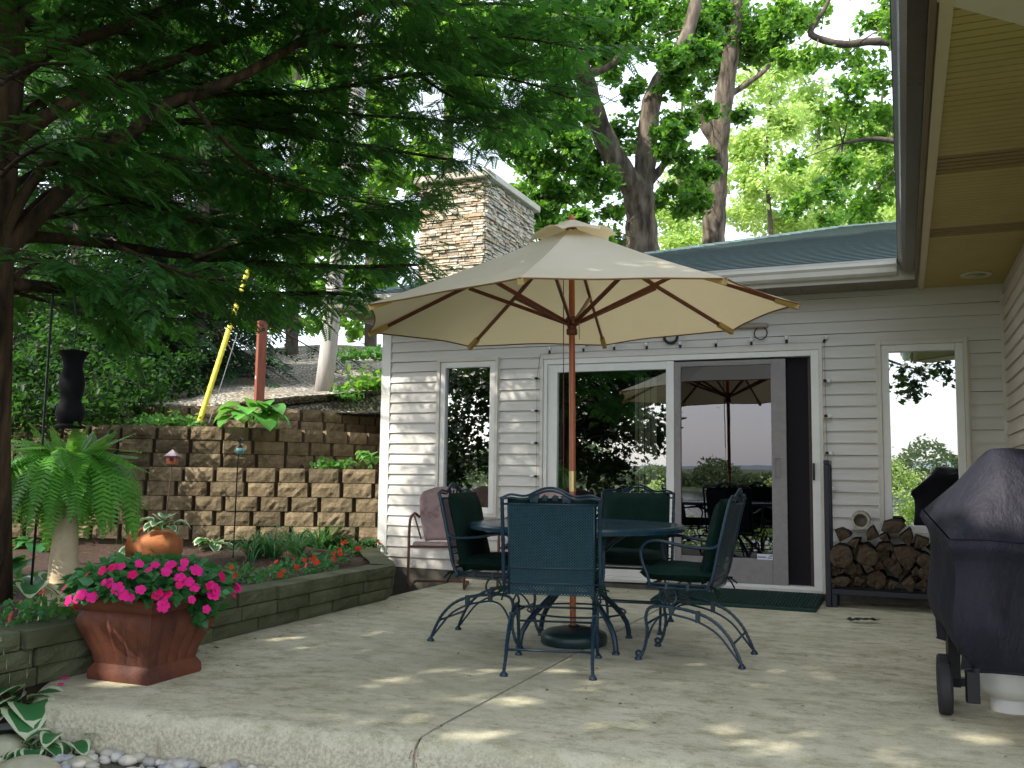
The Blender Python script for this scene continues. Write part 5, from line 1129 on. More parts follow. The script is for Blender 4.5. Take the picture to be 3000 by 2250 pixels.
for px, py, d, r in ((1300, 620, 11.2, .3), (1380, 560, 11.2, .25), (1330, 700, 11.2, .25), (1260, 680, 11.2, .2), (880, 1120, 12.6, .5), (1050, 1080, 13.6, .5), (640, 1180, 11.8, .35), (1000, 1020, 15.5, .5), (780, 1110, 13.5, .3), (1060, 1400, 9.85, .22), (1000, 1395, 9.85, .15), (1095, 1440, 9.85, .22), (1030, 1450, 9.85, .15), (1100, 1500, 9.85, .2), (960, 1480, 9.85, .1), (900, 1400, 9.85, .06), (930, 1340, 10.4, .08), (800, 1340, 10.3, .06), (640, 1655, 7.2, .1), (560, 1660, 7.2, .08), (490, 1570, 7.95, .06), (330, 1700, 4.3, .15), (300, 1860, 4.45, .1), (260, 1880, 4.45, .1), (370, 1900, 4.45, .08), (300, 1780, 4.4, .1), (200, 1690, 5.7, .06), (215, 1640, 5.7, .05), (150, 1330, 5.5, .08), (230, 1280, 5.7, .08), (100, 1420, 5.6, .06), (340, 1440, 5.8, .06), (1950, 780, 5.2, .06), (2010, 790, 5.0, .05), (1860, 760, 5.2, .04), (1300, 800, 5.4, .04), (1150, 880, 5.8, .05), (1480, 830, 5.0, .05), (1560, 760, 5.4, .03)): gap(at(px, py, d), r)

# ================================================================= TREES
def spray_t(n, w=.42, bend=.18):
    V = []; F = []
    def q(p, d, L, wd):
        d = np.array(d) / np.linalg.norm(d); s = np.array([-d[1], d[0], 0]); o = len(V)
        for k, (a, b) in enumerate(((0, -.35), (.5, -1), (1, 0), (.5, 1))):
            x = np.array(p) + d * L * a + s * wd * b; V.append((x[0], x[1], x[2] - bend * (x[1] ** 2) + .02 * math.sin(x[0] * 20)))
        F.append((o, o + 1, o + 2, o + 3))
    q((0, 0, 0), (0, 1, 0), 1, .022)
    for i in range(n):
        t = .08 + .86 * i / (n - 1); L = w * (1 - .72 * t) + .05
        for s in (-1, 1): q((0, t, 0), (s * .8, .62, 0), L, .05)
    return V, F
SPR = spray_t(9, .4); SPR_C = spray_t(5, .5, .25)
def sprays_on(limbs, L0, L1, step, ssize, sstep, tpl, droop=.25, start=.12, rng=rnd, lat=.85, flat=.28):
    P, D, U, S = [], [], [], []; tw = []
    for pts in limbs:
        P_ = [Vector(p) for p in pts]; ln = [0]
        for a, b in zip(P_, P_[1:]): ln.append(ln[-1] + (b - a).length)
        tot = ln[-1]; d = tot * start; side = 1
        while d < tot:
            k = max(i for i in range(len(ln)) if ln[i] <= d); k = min(k, len(P_) - 2); p = P_[k].lerp(P_[k + 1], (d - ln[k]) / max(1e-6, ln[k + 1] - ln[k])); f = (P_[k + 1] - P_[k]).normalized(); t = d / tot
            sd = f.cross(Vector((0, 0, 1))); sd = sd.normalized() if sd.length > .1 else Vector((1, 0, 0))
            bl = lerp(L0, L1, t) * rng.uniform(.55, 1.2); dv = (sd * side * lat + f * rng.uniform(.35, .9) + Vector((0, 0, rng.uniform(-.35, .3)))).normalized(); q = p.copy(); e = 0; line = [p.copy()]; s2 = 1; m = max(2, int(bl / sstep))
            for i in range(m):
                q = q + dv * sstep; dv = (dv + Vector((rng.uniform(-.1, .1), rng.uniform(-.1, .1), -droop * sstep * 1.2))).normalized(); line.append(q.copy())
                w = dv.cross(Vector((0, 0, 1))).normalized()
                sdv = dv * .75 + w * s2 * rng.uniform(.4, 1.0) + Vector((0, 0, rng.uniform(-.35, .12))); P.append(q); D.append(sdv); U.append((rng.uniform(-flat, flat), rng.uniform(-flat, flat), 1)); S.append(ssize * rng.uniform(.6, 1.25)); s2 = -s2
            P.append(q); D.append(dv); U.append((rng.uniform(-.2, .2), rng.uniform(-.2, .2), 1)); S.append(ssize * rng.uniform(.8, 1.3))
            tw.append(line); side = -side; d += step * rng.uniform(.6, 1.4)
    kp = prune(P, ssize * .3); P, D, U, S = [[x for x, q in zip(L_, kp) if q] for L_ in (P, D, U, S)]
    V, F = inst(tpl[0], tpl[1], [tuple(x) for x in P], [tuple(x) for x in D], U, S); return V, F, tw
def thick(pts, w0, w1): n = len(pts); return [lerp(w0, w1, (i / (n - 1)) ** .8) for i in range(n)]

# --- the big conifer whose boughs reach over the patio
LIMBS = [  # (points in thousandth-scaled picture places and distance, thickness at both ends)
 ([(5, 545, 5.2), (60, 490, 5.25), (130, 420, 5.3), (210, 340, 5.3), (290, 283, 5.3), (345, 235, 5.35), (400, 208, 5.4), (520, 165, 5.5), (640, 95, 5.6), (820, 5, 5.8), (1000, -90, 6)], .055, .022),
 ([(15, 515, 5.2), (90, 512, 5.5), (250, 530, 5.9), (420, 556, 6.1), (600, 570, 6.3), (750, 577, 6.5), (900, 572, 6.8)], .042, .011),
 ([(10, 612, 5.3), (200, 628, 6.0), (440, 640, 6.3), (700, 633, 6.8), (800, 640, 7.1)], .042, .01),
 ([(20, 500, 5.2), (150, 400, 5.5), (330, 450, 5.8), (480, 488, 6.1), (620, 500, 6.3), (740, 515, 6.6), (880, 548, 7.0)], .03, .007),
 ([(0, 540, 5.2), (40, 440, 5.2), (130, 335, 5.4), (330, 270, 5.7), (500, 266, 6.0), (700, 300, 6.4), (880, 330, 6.8), (1010, 352, 7.0)], .04, .008),
 ([(345, 235, 5.35), (450, 205, 5.7), (560, 202, 5.9), (700, 196, 6.2), (900, 160, 6.5), (1100, 170, 6.8), (1240, 215, 7.1)], .026, .007),
 ([(0, 330, 5.2), (60, 280, 5.2), (200, 195, 5.3), (400, 120, 5.5), (600, 40, 5.7), (800, -60, 5.9)], .05, .02),
 ([(0, 200, 5.2), (90, 120, 5.2), (250, 60, 5.2), (420, 0, 5.3), (600, -70, 5.4)], .05, .02),
 ([(0, 420, 5.2), (120, 350, 5.6), (260, 330, 5.8), (420, 350, 5.9), (600, 400, 6.1)], .025, .006),
 ([(0, 300, 5.2), (120, 200, 5.6), (300, 170, 5.8), (480, 190, 5.9), (620, 230, 6.1)], .03, .006),
 ([(0, 110, 5.2), (160, 40, 5.5), (360, 30, 5.8), (560, 70, 5.9)], .03, .006),
 ([(640, 95, 5.6), (760, 100, 5.9), (920, 90, 6.2), (1100, 80, 6.5), (1280, 110, 6.8)], .02, .006),
 ([(820, 5, 5.8), (950, 10, 6.1), (1120, 10, 6.4), (1250, 40, 6.7)], .018, .006),
 ([(500, 266, 6.0), (640, 240, 6.3), (800, 250, 6.6), (960, 262, 7.0), (1090, 280, 7.3)], .016, .005),
 ([(30, 600, 5.3), (110, 560, 5.8), (200, 630, 6.0), (250, 690, 6.0)], .018, .004),
 ([(5, 470, 5.2), (110, 470, 5.6), (250, 440, 5.8), (400, 440, 6.0)], .02, .005),
 ([(400, 208, 5.4), (470, 290, 5.5), (560, 370, 5.7), (700, 420, 6.0), (860, 450, 6.4)], .018, .005),
 ([(250, 530, 5.4), (400, 590, 5.2), (520, 610, 5.2)], .014, .004),
 ([(0, 620, 5.3), (100, 650, 6.0), (240, 675, 6.2), (400, 690, 6.5)], .018, .004),
 ([(130, 335, 5.4), (220, 380, 5.8), (340, 380, 6.2), (520, 370, 6.6), (760, 380, 7.0)], .016, .004),
 ([(0, 30, 5.2), (150, -40, 5.0), (400, -60, 5.0), (700, -30, 5.2), (1000, 40, 5.6)], .03, .008),
 ([(900, 160, 6.5), (1000, 220, 6.9), (1110, 240, 7.2), (1190, 260, 7.4)], .012, .004),
 ([(0, 380, 5.0), (60, 330, 4.7), (140, 300, 4.6), (230, 300, 4.6)], .016, .004), ([(0, 180, 5.0), (80, 140, 4.6), (200, 140, 4.5)], .016, .004), ([(0, 560, 5.0), (60, 560, 4.7), (150, 590, 4.7)], .014, .004),
 ([(420, 556, 5.6), (540, 520, 6.0), (700, 470, 6.4), (860, 440, 6.8), (940, 430, 7.0)], .012, .004),
]
con = thing('conifer_tree', 'dark spreading conifer at the left edge whose boughs hang over the patio', 'tree', (-4.62, 3.8, .2))
tp = [at(-12, 1760, 5.2), at(-4, 1300, 5.2), at(4, 900, 5.2), at(4, 700, 5.2), at(12, 480, 5.2), at(30, 200, 5.2), at(30, -200, 5.2), at(40, -900, 5.2), at(60, -2400, 5.2)]
mb = MB(); mb.tube(tp, [.085, .06, .06, .064, .07, .075, .07, .06, .02], 18)
L1 = [[atd(*p) for p in pts] for pts, a, b in LIMBS]
for pts, (_, a, b) in zip(L1, LIMBS): pp = bez(pts, 3); mb.tube(pp, thick(pp, a, b), 8)
rg = random.Random(44); L2 = []
for i in range(124):           # boughs above the picture and on the far side
    z = lerp(3.4, 11, (i / 123) ** .9); a = i * 2.399 + rg.uniform(-.3, .3); r = interp(z, [(3, 3.0), (6, 3.5), (8, 2.9), (11, .7)]) * rg.uniform(.8, 1.08)
    dv = Vector((math.cos(a), math.sin(a), 0)); base = Vector((-4.62, 3.8, z)); tipv = (base + dv * r); vv = tipv.dot(Vector((-SA, CA, 0))); 
    if tipv.z - 1.0 < max(vv, 0) * .56 + .5 and (tipv.x > -6 or z < 4.2): base.z += 1.3
    L2.append([base, base + dv * r * .35 + Vector((0, 0, .25)), base + dv * r * .7 + Vector((0, 0, .2)), base + dv * r + Vector((0, 0, -.1))])
for pts in L2: mb.tube(pts, thick(pts, .04, .008), 5)
START = {0: .55, 1: .42, 2: .3, 3: .25, 6: .3}
RES = [sprays_on([p_], .64, .40, .058, .145, .052, SPR, droop=.5, rng=random.Random(200 + i_), start=START.get(i_, .12)) for i_, p_ in enumerate(L1)]
V1, F1 = cat_([r_[:2] for r_ in RES]); tw = [x for r_ in RES for x in r_[2]]
for ln in tw[::1]: mb.tube([ln[0], ln[len(ln) // 2], ln[-1]], [.0045, .003, .0015], 3)
mb.build('trunk', mt['bark_con'], con, smooth=True, fix=False)
V2, F2, _ = sprays_on(L2, .8, .45, .19, .42, .19, SPR_C, droop=.3, rng=random.Random(3), start=.1)
V, F = cat_([(V1, F1), (V2, F2)]); npmesh('crown', V, F, mt['lf_con'], con)

def conifer(label, base, h, r, n, group, mat='lf_hem', seed=0, z0=.08):
    rg = random.Random(seed); base = Vector(base); o = thing('conifer_tree', label, 'tree', tuple(base), 0, group); mb = MB(); top = base + Vector((0, 0, h)); mb.tube([base - Vector((0, 0, .3)), base.lerp(top, .5), top], [.16, .1, .02], 10); L = []
    for i in range(n):
        t = (i + .5) / n; a = i * 2.4 + rg.uniform(-.4, .4); p = base.lerp(top, lerp(z0, .98, t)); R = r * (1 - t) ** .75 * rg.uniform(.75, 1.1) + .2; dv = Vector((math.cos(a), math.sin(a), 0))
        L.append([p, p + dv * R * .5 + Vector((0, 0, .05)), p + dv * R + Vector((0, 0, -.25 * R))])
    for pts in L: mb.tube(pts, thick(pts, .03, .006), 4)
    mb.build('trunk', mt['bark_dark'], o, smooth=True, fix=False); V, F, _ = sprays_on(L, r * .42, r * .2, .24, .42, .2, SPR_C, droop=.35, rng=rg, start=.1); npmesh('crown', V, F, mt[mat], o); return o
conifer('dark hemlock on the slope just left of the yellow guard', uv(*((420 * 1.356 - 1500) / FOC * 14.6, 14.6)) + (1.75,), 6.0, 2.1, 84, None, seed=5)
conifer('dark hemlock behind the bird feeder at the far left', uv(*((150 * 1.356 - 1500) / FOC * 13.6, 13.6)) + (1.1,), 7.0, 2.3, 84, None, seed=6)
conifer('tall dark hemlock deep in the woods between feeder and guard pole', uv(*((290 * 1.356 - 1500) / FOC * 18, 18)) + (2.0,), 9.5, 2.7, 90, None, seed=7)

def broad(name, label, limbs, clusters, lsize, leaf, bark, group=None, tpl=(LOBE_V, LOBE_F), dens=1.0, twr=.012, seed=0, sub=7):
    """trunk and limbs as tubes, twigs out to leaf clumps, each clump a loose cloud of small leaves"""
    rg = random.Random(seed); o = thing(name, label, 'tree', tuple(limbs[0][0][0]), 0, group); mb = MB(); pool = []
    for pts, rad in limbs:
        pp = bez(pts, 4); n = len(pp); rr = [lerp(rad[min(int(i / (n - 1) * (len(rad) - 1)), len(rad) - 2)], rad[min(int(i / (n - 1) * (len(rad) - 1)) + 1, len(rad) - 1)], (i / (n - 1) * (len(rad) - 1)) % 1 if i < n - 1 else 1) * (1 + .06 * math.sin(i * 1.9)) for i in range(n)]
        mb.tube(pp, rr, 14); pool += list(zip(pp, rr))[2:]
    P = []
    for c, r, n in clusters:
        c = Vector(c); q, qr = min(pool, key=lambda x: (x[0] - c).length + .35 * abs(x[0].z - c.z) * (x[0].z > c.z)); m = q.lerp(c, .5) + Vector((rg.uniform(-.1, .1) * r, rg.uniform(-.1, .1) * r, .12 * r)); w = min(qr * .6, max(twr, r * .022)); mb.tube([q, m, c], [w, w * .7, w * .4], 6)
        for k in range(sub):
            s = Vector(rdir(1, .75)[0]) * r * rg.uniform(.45, .95); e = c + s; mb.tube([c, c + s * .55 + Vector((0, 0, .05 * r)), e], [w * .4, w * .25, w * .1], 4); k_ = int(n / sub * dens * rg.uniform(.6, 1.4)); P.append(np.array(e) + nr.normal(size=(k_, 3)) * [r * .27, r * .27, r * .19])
    mb.build('trunk', bark, o, smooth=True, fix=False); P = np.concatenate(P); P = P[prune(P, lsize * .4)]; V, F = leafcloud(P, lsize, *tpl); npmesh('crown', V, F, leaf, o); return o
def lm(pts, v, dv=0): return [atd(x, y, v + dv * i) for i, (x, y) in enumerate(pts)]
def wd(ws, v): return [w * 1.3562 * v / FOC / 2 for w in ws]
def cl(lst, v, spread, k, seed=1):
    rg = random.Random(seed); out = []
    for x, y, r in lst: d = v + rg.uniform(-spread, spread); out.append((atd(x, y, d), r * 1.3562 * d / FOC, int(k * r * r / 3600)))
    return out
va = 19
broad('oak_tree', 'big forked oak rising behind the house roof, right of the stone chimney',
      [(lm([(1392, 760), (1388, 620), (1387, 540), (1384, 470), (1378, 405)], va), wd([92, 84, 74, 64, 66], va)),
       (lm([(1378, 415), (1338, 362), (1302, 290), (1278, 225), (1258, 155), (1215, 60), (1170, -50), (1150, -150)], va, -.12), wd([58, 52, 47, 44, 40, 36, 28, 14], va)),
       (lm([(1384, 420), (1396, 340), (1402, 262), (1412, 205), (1442, 150), (1475, 100), (1500, 20), (1512, -60), (1518, -150)], va, .12), wd([50, 46, 43, 40, 36, 32, 28, 22, 14], va)),
       (lm([(1275, 160), (1315, 145), (1340, 118), (1375, 95)], va), wd([18, 15, 12, 8], va)), (lm([(1404, 390), (1422, 372), (1436, 352)], va), wd([22, 18, 14], va)),
       (lm([(1278, 240), (1258, 300), (1225, 310), (1195, 340)], va), wd([16, 13, 9, 6], va)), (lm([(1210, 60), (1150, 30), (1080, 20)], va), wd([20, 16, 10], va))],
      cl([(1130, 40, 62), (1190, 130, 58), (1110, 120, 58), (1240, 40, 52), (1300, 30, 58), (1360, 20, 58), (1430, 30, 60), (1490, 70, 55), (1330, 150, 34), (1365, 190, 30), (1345, 70, 46), (1440, 110, 40), (1200, 215, 50), (1160, 260, 56), (1110, 320, 48), (1230, 290, 44), (1340, 270, 36), (1350, 330, 34), (1345, 395, 30), (1440, 290, 42), (1470, 330, 48), (1500, 370, 40), (1450, 430, 40), (1320, 450, 36), (1280, 420, 28), (1240, 250, 34), (1180, 60, 50), (1060, 60, 55), (1460, 170, 40), (1200, 360, 40), (1180, 430, 36), (1250, 470, 34), (1210, 480, 30), (1330, 530, 34), (1490, 440, 36), (1470, 250, 36), (1250, 120, 44), (1320, 100, 44), (1400, 90, 44), (1380, 300, 24), (1290, 340, 30), (1500, 130, 44), (1150, 360, 44), (1220, 400, 44), (1290, 380, 40), (1170, 470, 40), (1120, 460, 36), (1300, 500, 36), (1230, 330, 44), (1130, 520, 34)], va, 2.2, 820, 4), .165, mt['lf_oak'], mt['bark_oak'], seed=1)
vb = 23
broad('oak_tree', 'straight oak with a sawn off side stub, right of the forked oak',
      [(lm([(1541, 760), (1540, 620), (1541, 530), (1544, 450), (1548, 380), (1552, 300), (1566, 200), (1580, 110), (1590, 20), (1596, -60)], vb), wd([58, 54, 50, 48, 47, 45, 39, 34, 28, 22], vb)),
       (lm([(1554, 318), (1530, 280), (1512, 252), (1504, 226)], vb), wd([30, 27, 25, 24], vb)), (lm([(1576, 205), (1612, 182), (1652, 152), (1690, 106)], vb), wd([14, 12, 10, 6], vb)), (lm([(1582, 110), (1545, 60), (1500, 10)], vb), wd([16, 12, 8], vb)),
       (lm([(1534, 405), (1505, 372), (1480, 352)], vb), wd([16, 20, 10], vb))],
      cl([(1560, 40, 60), (1630, 40, 60), (1510, 100, 46), (1540, 150, 38), (1620, 110, 42), (1500, 200, 36), (1535, 235, 26), (1690, 60, 54), (1580, -20, 60), (1500, 30, 55), (1525, 385, 24), (1490, 400, 30), (1530, 330, 22), (1600, 250, 26), (1640, 80, 50), (1560, 100, 44), (1470, 150, 40)], vb, 2, 820, 5), .175, mt['lf_oak'], mt['bark_oak'], seed=2)
vc = 13.5
broad('maple_tree', 'leafy maple whose crooked bough enters beside the near gutter at upper right',
      [([atd(2150, 900, vc), atd(2130, 500, vc), atd(2080, 200, vc), atd(2070, -100, vc), atd(2060, -400, vc)], [.28, .24, .2, .12, .03]),
       (lm([(2085, 215), (2000, 130), (1930, 95), (1880, 90), (1830, 96), (1790, 90), (1752, 74), (1762, 48), (1780, 22), (1800, -20)], vc), wd([26, 22, 18, 17, 16, 15, 14, 11, 9, 6], vc)), (lm([(2100, 400), (2000, 330), (1900, 300), (1820, 310)], vc), wd([20, 14, 10, 6], vc))],
      cl([(1880, 40, 52), (1820, 130, 40), (1900, 160, 44), (1760, 120, 34), (1850, 210, 46), (1910, 250, 50), (1800, 250, 34), (1870, 310, 50), (1830, 380, 48), (1905, 390, 54), (1770, 420, 44), (1860, 450, 46), (1720, 350, 28), (1700, 130, 30), (1690, 30, 44), (1760, 20, 46), (1920, 60, 40), (1735, 440, 40), (1800, 480, 40), (2070, -120, 80), (2040, -260, 80), (2110, -360, 80), (2150, 60, 70), (2000, -60, 60), (2140, -160, 80)], vc, 1.5, 520, 6), .115, mt['lf_mid'], mt['bark_dark'], seed=3)
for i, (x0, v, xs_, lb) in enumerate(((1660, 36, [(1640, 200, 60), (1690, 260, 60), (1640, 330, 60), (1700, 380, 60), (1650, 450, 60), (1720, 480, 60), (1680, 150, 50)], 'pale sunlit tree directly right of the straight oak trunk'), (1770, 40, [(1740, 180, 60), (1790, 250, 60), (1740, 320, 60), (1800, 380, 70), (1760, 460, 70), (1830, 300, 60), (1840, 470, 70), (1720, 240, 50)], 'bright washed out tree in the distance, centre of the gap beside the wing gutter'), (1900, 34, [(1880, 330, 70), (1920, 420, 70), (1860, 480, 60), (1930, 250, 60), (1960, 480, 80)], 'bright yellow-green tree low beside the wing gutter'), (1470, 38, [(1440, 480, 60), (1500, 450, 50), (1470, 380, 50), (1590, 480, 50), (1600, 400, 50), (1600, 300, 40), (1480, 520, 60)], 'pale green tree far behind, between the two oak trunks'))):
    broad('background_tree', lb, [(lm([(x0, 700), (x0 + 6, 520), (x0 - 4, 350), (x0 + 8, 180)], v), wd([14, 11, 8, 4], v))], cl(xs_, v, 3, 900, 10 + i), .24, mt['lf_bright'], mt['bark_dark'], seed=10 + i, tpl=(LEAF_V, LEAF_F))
LB_ = [(-220, 20, .0, 'woodland tree at the far left edge of the slope', [(-260, 150, 90), (-150, 60, 90), (-320, 320, 90), (-160, 300, 90), (-240, 470, 80), (-120, 520, 80), (-200, -60, 90), (-330, 600, 80), (-60, 420, 70)]),
       (630, 19, .0, 'slim grey trunked tree left of the utility pole, green behind the boughs', [(560, 150, 70), (660, 60, 70), (600, 280, 70), (700, 240, 60), (680, 400, 60), (740, 130, 70), (650, 520, 50), (600, 450, 50), (720, 520, 40), (760, 340, 50)]),
       (960, 24, .0, 'leafy green tree behind the left side of the stone chimney', [(850, 120, 70), (930, 60, 80), (1000, 150, 70), (860, 240, 60), (900, 330, 60), (820, 400, 50), (870, 470, 50), (1040, 230, 60), (1010, 60, 70), (820, 300, 50), (840, 560, 40), (1060, 150, 60), (880, 390, 44), (860, 520, 36), (790, 500, 40), (1130, 420, 34), (1160, 480, 30), (1100, 260, 44)]),
       (300, 22, .0, 'green woodland tree seen through the conifer boughs above the bird feeder', [(120, 150, 80), (240, 60, 80), (330, 180, 80), (420, 90, 80), (200, 300, 80), (330, 340, 80), (450, 250, 70), (60, 320, 80), (150, 480, 80), (320, 480, 70), (480, 400, 60), (500, 130, 70)]),
       (60, 17, .0, 'yellow-green understorey tree behind the conifer trunk', [(40, 480, 60), (110, 560, 60), (60, 650, 60), (150, 700, 50), (60, 760, 50), (200, 600, 50), (30, 830, 60), (20, 100, 70), (90, 30, 70), (20, 250, 60)]),
       (800, 30, .0, 'pale green tree on the ridge behind the utility pole', [(700, 640, 40), (760, 700, 36), (800, 650, 36), (660, 600, 50), (740, 600, 40), (780, 450, 60), (700, 330, 60), (560, 600, 50), (610, 690, 36), (700, 540, 44), (820, 600, 36), (690, 700, 34), (850, 660, 30), (560, 690, 40)]),
       (470, 27, .0, 'woodland tree far up the slope above the red post', [(480, 560, 60), (540, 470, 60), (420, 620, 60), (520, 330, 70), (560, 240, 70), (480, 180, 70), (600, 80, 70), (380, 560, 60), (440, 500, 60)])]
for i, (x0, v, _, lb, cs) in enumerate(LB_):
    broad('woodland_tree', lb, [(lm([(x0, 860), (x0 + 2, 600), (x0 + 8, 300), (x0 + 14, 0), (x0 + 20, -150)], v), wd([30, 27, 24, 18, 10], v))], cl(cs, v, 2.5, 520, 20 + i), .24 if v < 25 else .3, mt['lf_mid'], mt['bark_dark'], seed=20 + i, tpl=(LEAF_V, LEAF_F))
for i, (x, y, v, h, lb) in enumerate(((60, 930, 9.6, 1.0, 'leafy shrub behind the conifer trunk and the feeder'), (190, 905, 11.2, 1.1, 'dark leafy shrub at the end of the block walls behind the bird feeder'), (300, 850, 12.6, .9, 'low green shrub at the foot of the dark hemlocks'), (20, 800, 11.5, 1.7, 'tall yellow-green shrub at the far left behind the conifer'), (170, 800, 14.5, 1.6, 'bright woodland shrub behind the bird feeder'))):
    b = atd(x, y, v); r = h * .5
    broad('woodland_shrub', lb, [([b - Vector((0, 0, .5)), b + Vector((.05, 0, h * .4)), b + Vector((0, .05, h * .9))], [.04, .03, .012])], [(b + Vector((dx * r * 1.3, dy * r, h * (.15 + .7 * dz))), r * .75, 800) for dx, dy, dz in ((-1, 0, .2), (0, -.5, .6), (1, .2, .3), (.3, .6, 1), (-.5, .3, .8), (.6, -.4, .05), (-.4, -.6, 0))], .07, mt['lf_dark'], mt['bark_dark'], seed=60 + i, tpl=(LEAF_V, LEAF_F))
# tall lake-side tree beside the steps: shades the patio and is mirrored in the panes
SC = [((-6.6, 0, 7), 1.5), ((-5.4, .8, 7.6), 1.4), ((-7.8, 1.2, 6.4), 1.4), ((-6.2, 1.9, 6.2), 1.2), ((-7.2, -1.4, 6.6), 1.4), ((-5.5, -1.2, 6.8), 1.4), ((-6.3, .2, 9), 1.5), ((-7.7, -.2, 8.3), 1.3), ((-5.0, .1, 8.9), 1.3), ((-7.6, 2.6, 5.0), 1.2), ((-8.4, .3, 5.2), 1.3), ((-6.9, 1.0, 4.7), 1.1), ((-4.6, -1.0, 8.2), 1.2), ((-4.2, .6, 9.6), 1.2), ((-5.5, 1.6, 9.4), 1.2), ((-3.6, -.6, 10.2), 1.2), ((-6.8, -.8, 5.0), 1.2), ((-5.9, -3.2, 4.2), 1.3), ((-7.3, -3.0, 3.2), 1.3), ((-4.9, -4.4, 5.4), 1.3), ((-6.6, -4.8, 3.0), 1.4), ((-5.4, -2.4, 3.0), 1.0), ((-4.1, -3.8, 3.7), 1.0), ((-8.6, -2.0, 4.6), 1.4), ((-3.4, -5.2, 4.7), .9), ((-1.6, -5.4, 4.0), .55), ((.25, -5.2, 3.1), .42), ((-.5, -5.5, 2.8), .35), ((.9, -5.6, 3.5), .4), ((-2.3, -4.9, 3.4), .6), ((-6.5, -3.2, 1.6), .9), ((-5.6, -3.4, 2.0), .8), ((-7.1, -3.7, 2.3), .9), ((-5.1, -3.7, 3.1), .7), ((-8.3, -3.0, 2.4), 1.0), ((-9.3, -3.5, 3.5), 1.1), ((-9.0, -1.8, 2.2), 1.0), ((-7.9, -4.2, 1.8), 1.0), ((-6.0, -3.6, 1.0), .7), ((-9.2, -3, 1.3), .9), ((-4.6, -2.6, 7.0), 1.3), ((-3.4, -2.8, 7.4), 1.2), ((-2.3, -3.0, 7.6), 1.1), ((-5.6, -3.4, 6.4), 1.2), ((-3.2, -4.4, 6.6), 1.1), ((-1.5, -2.2, 8.0), 1.0), ((-3.2, -1.2, 8.6), 1.2), ((-2.2, .4, 10), 1.2), ((-1.4, -.8, 9.6), 1.1), ((-4.2, -4.0, 6.2), 1.1), ((-6.6, -2.0, 5.6), 1.0), ((-4.3, -1.6, 6.2), 1.1), ((-3.6, -2.2, 5.8), 1.0), ((-2.6, -1.8, 6.6), 1.0), ((-4.9, -3.4, 5.4), 1.0), ((-5.6, -1.8, 5.2), 1.0), ((-1.2, -3.4, 6.6), 1.0), ((-.4, -2.4, 7.6), 1.0), ((-3.9, -.6, 7.0), 1.1), ((-2.9, .1, 8.0), 1.1)]
broad('shade_tree', 'broad dark leaved tree on the lake side of the patio, mirrored in the panes', [([(-6.8, -2.2, -1.2), (-6.7, -2.0, 1.5), (-6.5, -1.4, 4), (-6.2, -.6, 6.5), (-6, 0, 9)], [.32, .28, .22, .16, .05]), ([(-6.6, -1.7, 3.0), (-5.6, -3, 3.9), (-3.4, -4.6, 4.4), (-1.2, -5.2, 3.9), (.6, -5.4, 3.3)], [.14, .1, .06, .03, .012]), ([(-6.5, -1.4, 4), (-5, -.6, 6.6), (-3.8, -.2, 9)], [.12, .09, .04]), ([(-6.5, -1.4, 4), (-7.4, .6, 5), (-7.6, 2.4, 5.2)], [.12, .08, .03])],
      [(c, r, int((900 if c[2] > 4.4 else 1100) * r * r)) for c, r in SC], .17, mt['lf_shade'], mt['bark_dark'], seed=31)
for i, (x, y, h, lb) in enumerate(((-8.2, -15, 3.4, 'bright lakeside shrub mirrored low in the fixed door pane'), (-4.4, -15.2, 3.5, 'yellow-green lakeside shrub mirrored in the screen door'), (-.5, -15, 4.5, 'bright young lakeside tree mirrored in the right hand window'), (-13.5, -14.5, 3.2, 'lakeside shrub mirrored in the left hand window'), (3.4, -15, 2.2, 'lakeside shrub on the bank beyond the wing'))):
    z0 = gz(x, y); broad('lakeside_shrub', lb, [([(x, y, z0 - .1), (x + .05, y, z0 + h * .5), (x, y + .05, z0 + h)], [.07, .05, .015])], [((x + dx * 1.1, y + dy * .9, z0 + h * (.2 + dz * .68)), .8, 900) for dx, dy, dz in ((-1, 0, .2), (0, -.5, .6), (1, .2, .3), (.3, .6, 1), (-.5, .3, .8), (.6, -.4, .05), (-.3, -.6, 0), (-.9, .4, .5), (.9, .1, .6))], .12, mt['lf_bright'], mt['bark_dark'], seed=40 + i, tpl=(LEAF_V, LEAF_F))
n = 70000; xw = nr.uniform(-420, 420, n); hw = 7 + 5 * np.sin(xw * .045) + 3 * np.sin(xw * .13 + 1) + 2.5 * np.sin(xw * .37); P = np.stack([xw, nr.uniform(-250, -228, n), -2 + np.maximum(3, hw) * nr.uniform(0, 1, n) ** .8], 1)
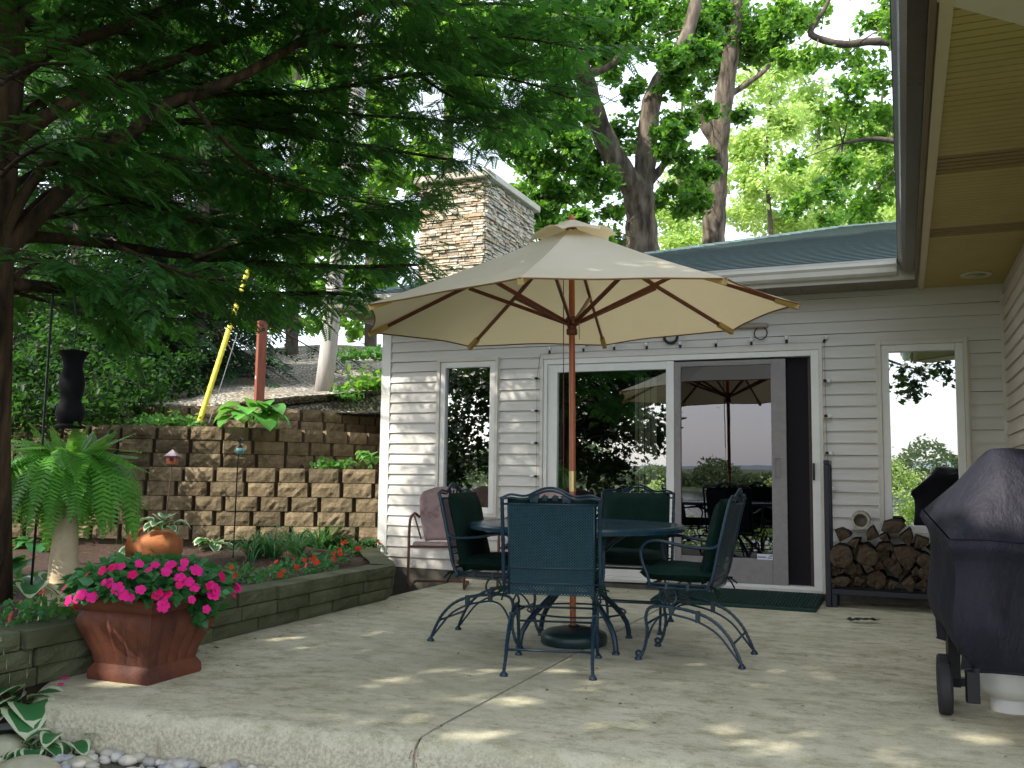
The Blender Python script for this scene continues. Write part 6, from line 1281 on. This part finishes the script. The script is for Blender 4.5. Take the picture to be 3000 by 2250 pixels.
V, F = leafcloud(P, 1.3, LEAF_V, LEAF_F, 0, .6); tag(npmesh('far_woods', V, F, mt['lf_far']), 'line of woods on the far lake shore', kind='stuff')

# ================================================================= LIGHT, SKY, CAMERA
w = bpy.data.worlds.new('World'); sc.world = w; w.use_nodes = True; nt = w.node_tree; bg = nt.nodes['Background']
sk = nt.nodes.new('ShaderNodeTexSky'); sk.sky_type = 'NISHITA'; sk.sun_disc = False; sk.sun_elevation = SUN_EL; sk.sun_rotation = math.atan2(SUN_H.x, SUN_H.y); sk.dust_density = 2.5; sk.air_density = 1.0
nt.links.new(sk.outputs[0], bg.inputs[0]); bg.inputs[1].default_value = SKY
b2 = nt.nodes.new('ShaderNodeBackground'); b2.inputs[0].default_value = rgba((.90, .96, 1.03)); b2.inputs[1].default_value = HAZE      # thin white overcast veil
ad = nt.nodes.new('ShaderNodeAddShader'); nt.links.new(bg.outputs[0], ad.inputs[0]); nt.links.new(b2.outputs[0], ad.inputs[1]); nt.links.new(ad.outputs[0], nt.nodes['World Output'].inputs[0])
ld = bpy.data.lights.new('sun', 'SUN'); ld.energy = SUN; ld.angle = math.radians(.53); ld.color = (1, .93, .8)
lo = bpy.data.objects.new('sun', ld); col.objects.link(lo); lo.rotation_euler = SUN_DIR.to_track_quat('Z', 'Y').to_euler(); lo.location = (-8, -6, 14)
cd = bpy.data.cameras.new('camera'); cd.sensor_width = 36; cd.lens = 36 * FOC / 3000; cd.clip_end = 3000; cd.clip_start = .05
co = bpy.data.objects.new('camera', cd); col.objects.link(co)
R = Matrix((tuple(RGT), tuple(UPV), tuple(-FWD))).transposed(); co.matrix_world = Matrix.Translation(Vector(CAMP)) @ R.to_4x4(); sc.camera = co
sc.view_settings.view_transform = 'Standard'; sc.view_settings.look = 'None'; sc.view_settings.exposure = 0; sc.view_settings.gamma = 1
sc.render.engine = 'CYCLES'; sc.cycles.use_denoising = True; sc.cycles.max_bounces = 8; sc.cycles.transparent_max_bounces = 8; sc.cycles.diffuse_bounces = 4; sc.cycles.sample_clamp_indirect = 6; sc.cycles.caustics_reflective = False; sc.cycles.caustics_refractive = False
